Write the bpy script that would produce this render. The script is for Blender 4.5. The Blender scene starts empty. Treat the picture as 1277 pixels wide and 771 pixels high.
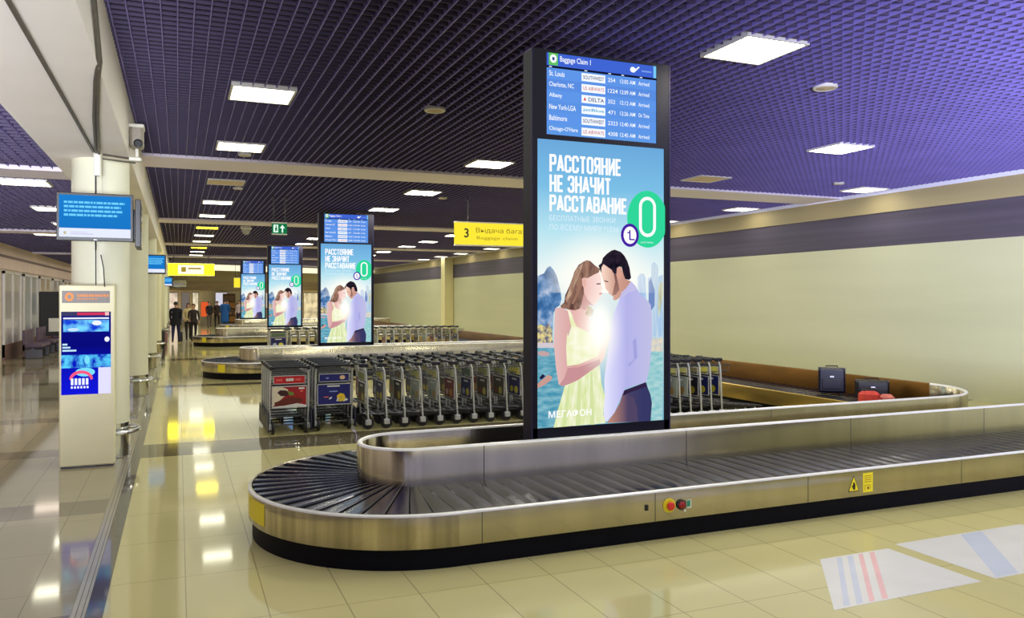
import bpy, math, random
from mathutils import Vector, Matrix
random.seed(7)
PI = math.pi
scene = bpy.context.scene
COL = scene.collection

# ------------------------------------------------------------------ materials
def lin(c):
    return tuple((v/12.92 if v <= 0.04045 else ((v+0.055)/1.055)**2.4) for v in (x/255.0 for x in c))

MATS = {}
def mat(name, rgb, rough=0.5, metal=0.0, noise=0.0, nscale=20.0, stretch=None, spec=0.5, coat=0.0, bump=0.0):
    """principled material with a procedural noise variation of its colour"""
    if name in MATS: return MATS[name]
    m = bpy.data.materials.new(name); m.use_nodes = True
    nt = m.node_tree; b = nt.nodes['Principled BSDF']
    col = lin(rgb) + (1,)
    b.inputs['Base Color'].default_value = col
    b.inputs['Roughness'].default_value = rough
    b.inputs['Metallic'].default_value = metal
    b.inputs['Specular IOR Level'].default_value = spec
    b.inputs['Coat Weight'].default_value = coat
    if noise > 0:
        tc = nt.nodes.new('ShaderNodeTexCoord'); mp = nt.nodes.new('ShaderNodeMapping')
        if stretch: mp.inputs['Scale'].default_value = stretch
        n = nt.nodes.new('ShaderNodeTexNoise'); n.inputs['Scale'].default_value = nscale
        n.inputs['Detail'].default_value = 3
        r = nt.nodes.new('ShaderNodeValToRGB')
        r.color_ramp.elements[0].position = 0.3; r.color_ramp.elements[1].position = 0.7
        r.color_ramp.elements[0].color = tuple(c*(1-noise) for c in col[:3]) + (1,)
        r.color_ramp.elements[1].color = tuple(min(1, c*(1+noise)) for c in col[:3]) + (1,)
        nt.links.new(tc.outputs['Object'], mp.inputs[0]); nt.links.new(mp.outputs[0], n.inputs['Vector'])
        nt.links.new(n.outputs['Fac'], r.inputs[0]); nt.links.new(r.outputs[0], b.inputs['Base Color'])
        if bump > 0:
            bm = nt.nodes.new('ShaderNodeBump'); bm.inputs['Strength'].default_value = bump
            bm.inputs['Distance'].default_value = 0.01
            nt.links.new(n.outputs['Fac'], bm.inputs['Height']); nt.links.new(bm.outputs[0], b.inputs['Normal'])
    MATS[name] = m
    return m

def emis(name, rgb, strength=1.0):
    """a lit display colour (or a lamp diffuser)"""
    if name in MATS: return MATS[name]
    m = bpy.data.materials.new(name); m.use_nodes = True
    nt = m.node_tree; nt.nodes.clear()
    o = nt.nodes.new('ShaderNodeOutputMaterial'); e = nt.nodes.new('ShaderNodeEmission')
    e.inputs[0].default_value = lin(rgb) + (1,); e.inputs[1].default_value = strength
    nt.links.new(e.outputs[0], o.inputs[0])
    MATS[name] = m
    return m

def emis_noise(name, c1, c2, scale=6.0, stretch=(1,1,1), lo=0.35, hi=0.65, strength=1.0, c3=None):
    m = bpy.data.materials.new(name); m.use_nodes = True
    nt = m.node_tree; nt.nodes.clear()
    o = nt.nodes.new('ShaderNodeOutputMaterial'); e = nt.nodes.new('ShaderNodeEmission')
    tc = nt.nodes.new('ShaderNodeTexCoord'); mp = nt.nodes.new('ShaderNodeMapping'); mp.inputs['Scale'].default_value = stretch
    n = nt.nodes.new('ShaderNodeTexNoise'); n.inputs['Scale'].default_value = scale; n.inputs['Detail'].default_value = 4
    r = nt.nodes.new('ShaderNodeValToRGB')
    r.color_ramp.elements[0].position = lo; r.color_ramp.elements[1].position = hi
    r.color_ramp.elements[0].color = lin(c1)+(1,); r.color_ramp.elements[1].color = lin(c2)+(1,)
    if c3:
        x = r.color_ramp.elements.new((lo+hi)/2); x.color = lin(c3)+(1,)
    nt.links.new(tc.outputs['Object'], mp.inputs[0]); nt.links.new(mp.outputs[0], n.inputs['Vector'])
    nt.links.new(n.outputs['Fac'], r.inputs[0]); nt.links.new(r.outputs[0], e.inputs[0])
    e.inputs[1].default_value = strength
    nt.links.new(e.outputs[0], o.inputs[0]); MATS[name] = m
    return m

def emis_ramp(name, axis, stops, strength=1.0):
    """vertical colour run of a printed sheet: stops = [(metres, rgb)...]"""
    m = bpy.data.materials.new(name); m.use_nodes = True
    nt = m.node_tree; nt.nodes.clear()
    o = nt.nodes.new('ShaderNodeOutputMaterial'); e = nt.nodes.new('ShaderNodeEmission')
    tc = nt.nodes.new('ShaderNodeTexCoord'); sp = nt.nodes.new('ShaderNodeSeparateXYZ')
    mr = nt.nodes.new('ShaderNodeMapRange'); r = nt.nodes.new('ShaderNodeValToRGB')
    a, b = stops[0][0], stops[-1][0]
    mr.inputs['From Min'].default_value = a; mr.inputs['From Max'].default_value = b
    els = r.color_ramp.elements
    els[0].position = 0; els[0].color = lin(stops[0][1])+(1,)
    els[1].position = 1; els[1].color = lin(stops[-1][1])+(1,)
    for z, c in stops[1:-1]:
        x = els.new((z-a)/(b-a)); x.color = lin(c)+(1,)
    nt.links.new(tc.outputs['Object'], sp.inputs[0]); nt.links.new(sp.outputs[axis], mr.inputs['Value'])
    nt.links.new(mr.outputs[0], r.inputs[0]); nt.links.new(r.outputs[0], e.inputs[0]); e.inputs[1].default_value = strength
    nt.links.new(e.outputs[0], o.inputs[0]); MATS[name] = m
    return m

def glow_mat(name, rgb, cx, cz, rx, rz, power, peak):
    """soft printed halo: transparent ink fading out from its middle"""
    m = bpy.data.materials.new(name); m.use_nodes = True
    nt = m.node_tree; nt.nodes.clear()
    o = nt.nodes.new('ShaderNodeOutputMaterial'); e = nt.nodes.new('ShaderNodeEmission'); t = nt.nodes.new('ShaderNodeBsdfTransparent')
    mx = nt.nodes.new('ShaderNodeMixShader'); tc = nt.nodes.new('ShaderNodeTexCoord'); mp = nt.nodes.new('ShaderNodeMapping')
    mp.vector_type = 'POINT'
    mp.inputs['Location'].default_value = (-cx/rx, 0, -cz/rz); mp.inputs['Scale'].default_value = (1/rx, 0, 1/rz)
    ln = nt.nodes.new('ShaderNodeVectorMath'); ln.operation = 'LENGTH'
    mr = nt.nodes.new('ShaderNodeMapRange'); mr.interpolation_type = 'SMOOTHSTEP'
    mr.inputs['From Min'].default_value = 0; mr.inputs['From Max'].default_value = 1
    mr.inputs['To Min'].default_value = 1; mr.inputs['To Max'].default_value = 0
    pw = nt.nodes.new('ShaderNodeMath'); pw.operation = 'POWER'; pw.inputs[1].default_value = power
    ml = nt.nodes.new('ShaderNodeMath'); ml.operation = 'MULTIPLY'; ml.inputs[1].default_value = peak
    e.inputs[0].default_value = lin(rgb)+(1,)
    L = nt.links.new
    L(tc.outputs['Object'], mp.inputs[0]); L(mp.outputs[0], ln.inputs[0]); L(ln.outputs['Value'], mr.inputs['Value'])
    L(mr.outputs[0], pw.inputs[0]); L(pw.outputs[0], ml.inputs[0]); L(ml.outputs[0], mx.inputs[0])
    L(t.outputs[0], mx.inputs[1]); L(e.outputs[0], mx.inputs[2]); L(mx.outputs[0], o.inputs[0])
    MATS[name] = m
    return m

# ------------------------------------------------------------------ mesh building
FONT = {}
def text_geo(s, bold=0.0):
    key = (s, bold)
    if key in FONT: return FONT[key]
    cu = bpy.data.curves.new('lettering', 'FONT'); cu.body = s; cu.size = 1; cu.resolution_u = 3; cu.offset = bold
    ob = bpy.data.objects.new('lettering', cu); COL.objects.link(ob)
    dg = bpy.context.evaluated_depsgraph_get(); dg.update()
    me = bpy.data.meshes.new_from_object(ob.evaluated_get(dg))
    vs = [(v.co.x, v.co.y) for v in me.vertices]; fs = [tuple(p.vertices) for p in me.polygons]
    bpy.data.objects.remove(ob); bpy.data.curves.remove(cu); bpy.data.meshes.remove(me)
    x0 = min(v[0] for v in vs); x1 = max(v[0] for v in vs); y0 = min(v[1] for v in vs); y1 = max(v[1] for v in vs)
    vs = [((x-x0)/(x1-x0), (y-y0)/(y1-y0)) for x, y in vs]
    FONT[key] = (vs, fs)
    return FONT[key]

class MB:
    def __init__(s): s.v = []; s.f = []; s.m = []; s.mats = []; s.sm = []
    def mi(s, m):
        if m not in s.mats: s.mats.append(m)
        return s.mats.index(m)
    def add(s, vs, fs, m, smooth=False, M=None):
        o = len(s.v); k = s.mi(m)
        s.v += [tuple(M @ Vector(p)) for p in vs] if M else [tuple(p) for p in vs]
        for f in fs: s.f.append(tuple(i+o for i in f)); s.m.append(k); s.sm.append(smooth)
    def box(s, x0, x1, y0, y1, z0, z1, m, M=None):
        vs = [(x0,y0,z0),(x1,y0,z0),(x1,y1,z0),(x0,y1,z0),(x0,y0,z1),(x1,y0,z1),(x1,y1,z1),(x0,y1,z1)]
        s.add(vs, [(0,3,2,1),(4,5,6,7),(0,1,5,4),(1,2,6,5),(2,3,7,6),(3,0,4,7)], m, False, M)
    def bbox(s, x0, x1, y0, y1, z0, z1, r, m, M=None):
        """box with chamfered vertical and horizontal edges"""
        vs = []
        for z, q in ((z0, r), (z0+r, 0), (z1-r, 0), (z1, r)):
            a0, a1, b0, b1 = x0+q, x1-q, y0+q, y1-q
            vs += [(a0+r,b0,z),(a1-r,b0,z),(a1,b0+r,z),(a1,b1-r,z),(a1-r,b1,z),(a0+r,b1,z),(a0,b1-r,z),(a0,b0+r,z)]
        fs = [tuple(range(7,-1,-1)), tuple(range(24,32))]
        for k in range(3):
            for i in range(8):
                j = (i+1) % 8; fs.append((k*8+i, k*8+j, k*8+8+j, k*8+8+i))
        s.add(vs, fs, m, False, M)
    def tube(s, pts, r, m, n=8, closed=False, M=None, caps=True):
        P = [Vector(p) for p in pts]; R = r if isinstance(r, (list, tuple)) else [r]*len(P)
        N = len(P); vs = []; fs = []; up = None
        for i, p in enumerate(P):
            if closed: d = P[(i+1) % N]-P[i-1]
            else: d = P[min(i+1, N-1)]-P[max(i-1, 0)]
            d.normalize()
            if up is None: up = Vector((0,0,1)) if abs(d.z) < .9 else Vector((1,0,0))
            a = d.cross(up).normalized(); b = a.cross(d).normalized(); up = b
            for k in range(n):
                t = 2*PI*k/n; vs.append(p + a*math.cos(t)*R[i] + b*math.sin(t)*R[i])
        for i in range(N if closed else N-1):
            j = (i+1) % N
            for k in range(n):
                l = (k+1) % n; fs.append((i*n+k, i*n+l, j*n+l, j*n+k))
        s.add(vs, fs, m, True, M)
        if caps and not closed:
            s.add(vs[:n], [tuple(range(n))], m, False, M); s.add(vs[-n:], [tuple(range(n-1,-1,-1))], m, False, M)
    def lathe(s, prof, m, n=32, c=(0,0,0), axis='z', M=None, smooth=True):
        vs = []; fs = []
        for r, z in prof:
            for k in range(n):
                t = 2*PI*k/n; a, b = r*math.cos(t), r*math.sin(t)
                vs.append({'z':(c[0]+a,c[1]+b,c[2]+z),'y':(c[0]+a,c[1]+z,c[2]+b),'x':(c[0]+z,c[1]+a,c[2]+b)}[axis])
        for i in range(len(prof)-1):
            for k in range(n):
                l = (k+1) % n; fs.append((i*n+k, i*n+l, (i+1)*n+l, (i+1)*n+k))
        s.add(vs, fs, m, smooth, M)
        if prof[0][0] > 1e-4: s.add(vs[:n], [tuple(range(n))], m, False, M)
        if prof[-1][0] > 1e-4: s.add(vs[-n:], [tuple(range(n-1,-1,-1))], m, False, M)
    def sheet(s, pts, y, m, M=None):
        """flat outline (x, z) printed on a sheet facing -y"""
        s.add([(x, y, z) for x, z in pts], [tuple(range(len(pts)))], m, False, M)
    def rect(s, x0, x1, z0, z1, y, m, M=None): s.sheet([(x0,z0),(x1,z0),(x1,z1),(x0,z1)], y, m, M)
    def disc(s, cx, cz, rx, rz, y, m, n=40, M=None):
        s.sheet([(cx+rx*math.cos(2*PI*k/n), cz+rz*math.sin(2*PI*k/n)) for k in range(n)], y, m, M)
    def text(s, txt, x0, x1, z0, z1, y, m, bold=0.0, M=None, sheet=True):
        vs, fs = text_geo(txt, bold)
        s.add([(x0+(x1-x0)*a, y, z0+(z1-z0)*b) for a, b in vs], fs, m, False, M)
    def stroke(s, pts, tx, tz, y, m, closed=False):
        """flat pen stroke along (x, z) points, tx / tz = half widths across"""
        n = len(pts); L_ = []; R_ = []
        for i in range(n):
            a = pts[i-1] if (i or closed) else pts[i]; c = pts[(i+1) % n] if (i < n-1 or closed) else pts[i]; b = pts[i]
            def nrm(p, q):
                dx, dz = (q[0]-p[0])/tx, (q[1]-p[1])/tz; l = math.hypot(dx, dz)
                return None if l < 1e-9 else (-dz/l, dx/l)
            n1, n2 = nrm(a, b), nrm(b, c)
            if n1 is None: n1 = n2
            if n2 is None: n2 = n1
            mx, mz = n1[0]+n2[0], n1[1]+n2[1]; d = max(.35, (mx*mx+mz*mz)/2)
            L_.append((b[0]+mx/d*tx, b[1]+mz/d*tz)); R_.append((b[0]-mx/d*tx, b[1]-mz/d*tz))
        k = n if closed else n-1
        for i in range(k):
            j = (i+1) % n; s.sheet([R_[i], R_[j], L_[j], L_[i]], y, m)
    def block_text(s, txt, x0, x1, z0, z1, y, m, pen=.5):
        """condensed poster capitals drawn with a broad pen"""
        C = .16; I = .5
        G = {'Р':[[(0,0),(0,1)],[(0,1),(.84,1),(1,.9),(1,.57),(.84,.47),(0,.47)]], 'А':[[(-.05,0),(.5,1.06)],[(1.05,0),(.5,1.06)],[(.2,.27),(.8,.27)]],
             'С':[[(1,.70),(1,.9),(.8,1),(.2,1),(0,.9),(0,.1),(.2,0),(.8,0),(1,.1),(1,.30)]], 'Т':[[(-.1,1),(1.1,1)],[(.5,0),(.5,1)]],
             'О':[[(.2,0),(.8,0),(1,.1),(1,.9),(.8,1),(.2,1),(0,.9),(0,.1),(.2,0)]], 'Я':[[(1,0),(1,1)],[(1,1),(.16,1),(0,.9),(0,.6),(.16,.5),(1,.5)],[(.5,.5),(0,0)]],
             'Н':[[(0,0),(0,1)],[(1,0),(1,1)],[(0,.5),(1,.5)]], 'И':[[(0,0),(0,1)],[(1,0),(1,1)],[(0,.1),(1,.9)]], 'Е':[[(0,0),(0,1)],[(0,1),(.95,1)],[(0,.5),(.85,.5)],[(0,0),(.95,0)]],
             'З':[[(0,.74),(0,.9),(.2,1),(.8,1),(1,.9),(1,.6),(.84,.5),(.4,.5)],[(.84,.5),(1,.4),(1,.1),(.8,0),(.2,0),(0,.1),(0,.26)]],
             'Ч':[[(0,1),(0,.55),(.16,.45),(1,.45)],[(1,0),(1,1)]], 'В':[[(0,0),(0,1)],[(0,1),(.8,1),(.95,.9),(.95,.6),(.8,.52),(0,.52)],[(.8,.52),(1,.42),(1,.1),(.82,0),(0,0)]]}
        units = sum(.62 if c == ' ' else 1.62 for c in txt)-.62+I
        w = (x1-x0)/units; tx = w*I/2; tz = min(tx, (z1-z0)*.09); x = x0+tx
        for c in txt:
            if c == ' ': x += .62*w; continue
            for st in G[c]:
                st2 = []
                for a, b in st: st2.append((x+a*w, z0+tz+b*(z1-z0-2*tz)))
                # square ends reach the full letter height
                s.stroke(st2, tx, tz, y, m)
            if c in 'РНИЧЯВЕТ':
                for a in {'Р':(0,),'Н':(0,1),'И':(0,1),'Ч':(1,),'Я':(1,),'В':(0,),'Е':(0,),'Т':(.5,)}[c]: s.rect(x+a*w-tx, x+a*w+tx, z0, z1, y-.00005, m)
                if c == 'Ч': s.rect(x-tx, x+tx, z0+(z1-z0)*.6, z1, y-.00005, m)
            x += 1.62*w
    def build(s, name, parent=None, label=None, smooth_angle=35):
        me = bpy.data.meshes.new(name); me.from_pydata(s.v, [], s.f)
        for m in s.mats: me.materials.append(m)
        me.polygons.foreach_set('material_index', s.m); me.polygons.foreach_set('use_smooth', s.sm)
        me.update()
        if any(s.sm): me.set_sharp_from_angle(angle=math.radians(smooth_angle))
        o = bpy.data.objects.new(name, me); COL.objects.link(o)
        if parent: o.parent = parent
        if label: o['label'] = label
        return o

def tag(o, label=None, cat=None, group=None, kind=None):
    if label: o['label'] = label
    if cat: o['category'] = cat
    if group: o['group'] = group
    if kind: o['kind'] = kind
    return o

def thing(name, label, cat, loc=(0,0,0), rz=0.0, group=None):
    o = bpy.data.objects.new(name, None); COL.objects.link(o)
    o.empty_display_size = 0.1; o.location = loc; o.rotation_euler = (0,0,rz)
    return tag(o, label, cat, group)

def dup(root, loc, rz, label, group=None):
    r = root.copy(); COL.objects.link(r); r.location = loc; r.rotation_euler = (0,0,rz)
    tag(r, label, None, group)
    for ch in list(root.children):
        c = ch.copy(); COL.objects.link(c); c.parent = r
        for g in list(ch.children):
            d = g.copy(); COL.objects.link(d); d.parent = c
    return r

def struct(mb, name): return tag(mb.build(name), kind='structure')
ORD = ['first','second','third','fourth','fifth','sixth','seventh','eighth','ninth','tenth','eleventh','twelfth','thirteenth','fourteenth','fifteenth','sixteenth','seventeenth','eighteenth','nineteenth','twentieth','twenty-first','twenty-second','twenty-third','twenty-fourth','twenty-fifth']

# ------------------------------------------------------------------ colours
STEEL   = mat('brushed_steel', (184,176,152), 0.17, 1.0, 0.10, 3, (1.5,1.5,0.15))
STEEL_D = mat('brushed_steel_dark', (165,150,110), 0.28, 1.0, 0.15, 3, (1.5,1.5,0.2))
STEELC  = mat('steel_painted_reflections', (190,180,156), 0.16, 1.0, 0.42, 2.2, (3.2,3.2,0.05), .5, 0, .25)  # light and dark streaks in the colour stand in for reflections
LIP     = mat('lip_painted_highlight', (236,234,236), 0.45, 0.5, 0.04, 4)  # pale colour paints the ceiling light highlight along the lips
CHROME  = mat('polished_chrome', (205,205,205), 0.12, 1.0, 0.04, 4)
BRONZE  = mat('bronze_steel', (120,84,36), 0.35, 0.85, 0.2, 2, (1,.6,3))
GOLDST  = mat('golden_steel', (190,160,85), 0.35, 0.8, 0.15, 2, (1,.6,3))
BLACKB  = mat('black_plinth', (4,3,16), 0.6, 0, 0.2, 8, None, .15)
RUBBER  = mat('belt_rubber', (12,11,36), 0.2, 0.0, 0.25, 6, None, 0.45)
RUBBER.node_tree.nodes['Principled BSDF'].inputs['Specular Tint'].default_value = (.55,.55,1,1)
RUBBER2 = mat('belt_rubber_joint', (3,3,10), 0.6, 0.0, 0.2, 6, None, .2)
CREAM   = mat('cream_paint', (236,228,188), 0.45, 0, 0.03, 3)
COLUMN  = mat('column_paint', (228,226,200), 0.4, 0, 0.03, 2)
SOFFIT  = mat('soffit_paint', (250,244,240), 0.8, 0, 0.03, 1)
NAVY    = mat('navy_cabinet', (14,12,36), 0.5, 0, 0.1, 6, None, .25)
NAVY2   = mat('violet_bezel', (40,34,72), 0.5, 0, 0.1, 6, None, .25)
BLACKP  = mat('black_plastic', (12,12,16), 0.35, 0, 0.15, 20)
DARKGR  = mat('dark_grey_metal', (70,68,72), 0.4, 0.6, 0.1, 20)
WHITEP  = mat('white_plastic', (225,222,210), 0.45, 0, 0.04, 20)
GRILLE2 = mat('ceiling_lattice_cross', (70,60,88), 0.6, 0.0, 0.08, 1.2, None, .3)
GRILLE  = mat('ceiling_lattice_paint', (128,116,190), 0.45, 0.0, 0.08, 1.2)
VOID    = mat('ceiling_void_paint', (10,9,26), 0.9, 0, 0.2, 1)
YELLOWP = mat('yellow_sign_paint', (240,220,40), 0.5, 0, 0.03, 9)

# ------------------------------------------------------------------ setting
ZC = 4.25; XL = -0.536; XW = 14.05; ZS = 3.65; YF = 66.0

def floor_material():
    m = bpy.data.materials.new('polished_floor_tiles'); m.use_nodes = True
    nt = m.node_tree; L = nt.links.new; b = nt.nodes['Principled BSDF']
    g = nt.nodes.new('ShaderNodeNewGeometry'); sp = nt.nodes.new('ShaderNodeSeparateXYZ'); L(g.outputs['Position'], sp.inputs[0])
    def math_(op, a, c=None, d=None):
        n = nt.nodes.new('ShaderNodeMath'); n.operation = op
        for i, q in enumerate((a, c, d)):
            if q is None: continue
            if hasattr(q, 'is_output'): L(q, n.inputs[i])
            else: n.inputs[i].default_value = q
        return n.outputs[0]
    def mix(fac, a, c):
        n = nt.nodes.new('ShaderNodeMix'); n.data_type = 'RGBA'
        for i, q in ((0, fac), (6, a), (7, c)):
            if hasattr(q, 'is_output'): L(q, n.inputs[i])
            else: n.inputs[i].default_value = (q if i == 0 else lin(q)+(1,))
        return n.outputs[2]
    def band(v, lo, hi): return math_('MULTIPLY', math_('GREATER_THAN', v, lo), math_('LESS_THAN', v, hi))
    X, Y = sp.outputs[0], sp.outputs[1]
    # joints
    fx = math_('ABSOLUTE', math_('SUBTRACT', math_('FRACT', math_('DIVIDE', math_('ADD', X, 0.43+47.5), 0.475)), 0.5))
    fy = math_('ABSOLUTE', math_('SUBTRACT', math_('FRACT', math_('DIVIDE', math_('ADD', Y, -7.0+94.0), 0.94)), 0.5))
    jx = math_('GREATER_THAN', fx, 0.5-0.0035/0.475); jy = math_('GREATER_THAN', fy, 0.5-0.003/0.94)
    joint = math_('MAXIMUM', jx, jy)
    n1 = nt.nodes.new('ShaderNodeTexNoise'); n1.inputs['Scale'].default_value = 0.8; n1.inputs['Detail'].default_value = 5
    L(g.outputs['Position'], n1.inputs['Vector'])
    beige = mix(n1.outputs['Fac'], FLOOR_A, FLOOR_B)
    grey = mix(n1.outputs['Fac'], (158,150,124), (172,164,136))
    left = math_('LESS_THAN', X, -0.6)
    c = mix(left, beige, grey)
    # darker squares left of the track
    sq = math_('MULTIPLY', math_('MULTIPLY', math_('LESS_THAN', X, -0.62), math_('GREATER_THAN', fx, -1)),
               math_('LESS_THAN', math_('MODULO', math_('ADD', Y, 100.0+0.35), 3.1), 0.55))
    c = mix(math_('MULTIPLY', sq, 0.55), c, (84,74,66))
    # dark cross strips
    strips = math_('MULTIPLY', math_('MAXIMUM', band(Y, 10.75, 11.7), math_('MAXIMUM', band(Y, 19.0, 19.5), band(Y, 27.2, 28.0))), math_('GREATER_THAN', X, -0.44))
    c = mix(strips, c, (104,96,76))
    # dark edge strip beside the rail
    c = mix(band(X, -0.53, -0.43), c, (92,88,82))
    c = mix(math_('MULTIPLY', joint, 0.55), c, (96,88,64))
    L(c, b.inputs['Base Color'])
    b.inputs['Roughness'].default_value = 0.065; b.inputs['Specular IOR Level'].default_value = 0.3
    return m
FLOOR_A, FLOOR_B = (198,188,134), (206,197,146)
fm = floor_material()
q = MB(); q.add([(-12,-8,0),(16,-8,0),(16,YF+.3,0),(-12,YF+.3,0)], [(0,1,2,3)], fm); struct(q, 'floor')
# metal rail let into the floor along the columns
RAIL = mat('rail_aluminium', (190,184,168), 0.3, 0.8, 0.06, 4)
q = MB()
for x0, x1 in ((-.61,-.585),(-.58,-.552),(-.547,-.53)): q.box(x0, x1, -8, YF, 0, .004, RAIL)
q.box(-.612,-.528,-8,YF,0,.002, DARKGR); struct(q, 'trim_1')

# right wall: lower panel, dark strip, pale fascia, bright top line
WALLB = mat('olive_wall_panel', (196,196,162), 0.6, 0, 0.04, 0.6, (1,.25,3))
WALLD = mat('dark_wall_strip', (80,73,90), 0.6, 0, 0.22, 1.0, (1,.12,6))
WALLT = mat('wall_fascia', (168,154,114), 0.6, 0, 0.08, 0.6, (1,.2,4))
WALLW = mat('white_cornice', (236,236,255), 0.6, 0, 0.03, 1)
q = MB()
q.box(XW, XW+.25, -8, YF, 0, 3.07, WALLB); q.box(XW+.01, XW+.25, -8, YF, 3.07, 3.80, WALLD)
q.box(XW-.02, XW+.25, -8, YF, 3.80, 4.19, WALLT); q.box(XW-.05, XW+.25, -8, YF, 4.19, 4.30, WALLW)
struct(q, 'wall_right')
q = MB(); q.box(XW-.5, XW-.02, 42.2, 42.9, 0, 4.2, mat('pilaster_paint', (222,212,160), .5, 0, .03, 2)); struct(q, 'trim_2')

# hall ceiling: open lattice of thin blades under a dark void
q = MB()
BW = 0.0045; CELL = 0.125
x = XL+.03
while x < XW-.06:
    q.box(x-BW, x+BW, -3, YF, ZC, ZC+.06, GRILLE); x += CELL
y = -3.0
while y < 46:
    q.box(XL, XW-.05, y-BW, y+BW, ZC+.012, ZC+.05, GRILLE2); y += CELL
struct(q, 'ceiling')
q = MB(); q.add([(XL,-8,5.3),(16,-8,5.3),(16,YF,5.3),(XL,YF,5.3)], [(3,2,1,0)], VOID)
q.add([(-12,-8,4.6),(XL,-8,4.6),(XL,YF,4.6),(-12,YF,4.6)], [(3,2,1,0)], VOID)
q.box(XL-.002, XL, -8, YF, 4.3, 5.3, VOID); struct(q, 'ceiling_void')
# left lattice beyond the soffit
q = MB(); x = -11.9
while x < -1.45:
    q.box(x-BW, x+BW, -3, YF, ZS, ZS+.06, GRILLE); x += CELL
y = 8.0
while y < 46:
    q.box(-11.9, -1.42, y-BW, y+BW, ZS+.012, ZS+.05, GRILLE2); y += CELL*1.5
struct(q, 'ceiling_left')
# soffit strip above the columns with its tall face to the hall
q = MB(); q.box(-1.42, XL, -8, YF, ZS-.02, 4.5, SOFFIT); struct(q, 'trim_3')
# cross beams flush with the lattice
BEAMC = mat('beam_paint', (230,220,236), .7, 0, .03, 1)
q = MB(); yb = 14.05
k = 0
while yb < 62:
    q.box(XL, XW-.03, yb, yb+1.15, ZC-.03, ZC+.25, BEAMC)
    q.box(-11.9, -1.42, yb-2.0, yb-1.2, ZS-.03, ZS+.2, BEAMC); yb += 11.1
struct(q, 'ceiling_beams')

# left wall with fascia and end wall
PINK = mat('pale_pink_fascia', (226,204,190), .6, 0, .05, 1)
q = MB(); q.box(-5.3, -5.0, -8, YF, 2.86, ZS, PINK); q.box(-5.3, -5.05, -8, YF, 0, 2.86, mat('left_wall_paint', (214,202,190), .6, 0, .06, .7))
q.box(-5.02, -4.98, -8, YF, 3.22, 3.30, mat('fascia_groove', (120,96,92), .6, 0, .1, 1)); struct(q, 'wall_left')
ENDW = mat('end_wall_paint', (244,230,190), .6, 0, .05, .8)
q = MB(); q.box(-5.3, XW+.25, YF, YF+.3, 0, 5.3, ENDW)
q.box(-5.0, XW, YF-.35, YF, 2.55, 3.25, mat('end_wall_bulkhead', (206,182,136), .6, 0, .15, 1, (1,1,5)))
q.box(-5.0, XW, YF-.30, YF, 3.25, 4.2, mat('end_wall_cove', (222,206,150), .6, 0, .05, .8)); struct(q, 'wall_end')
WORLD = 0.85; EXPOSURE = 0.1; AREA = 370; COOL_FILL = 640; COOL_FILL_B = 200  # strengths of surroundings, exposure and the added fill lamps
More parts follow.
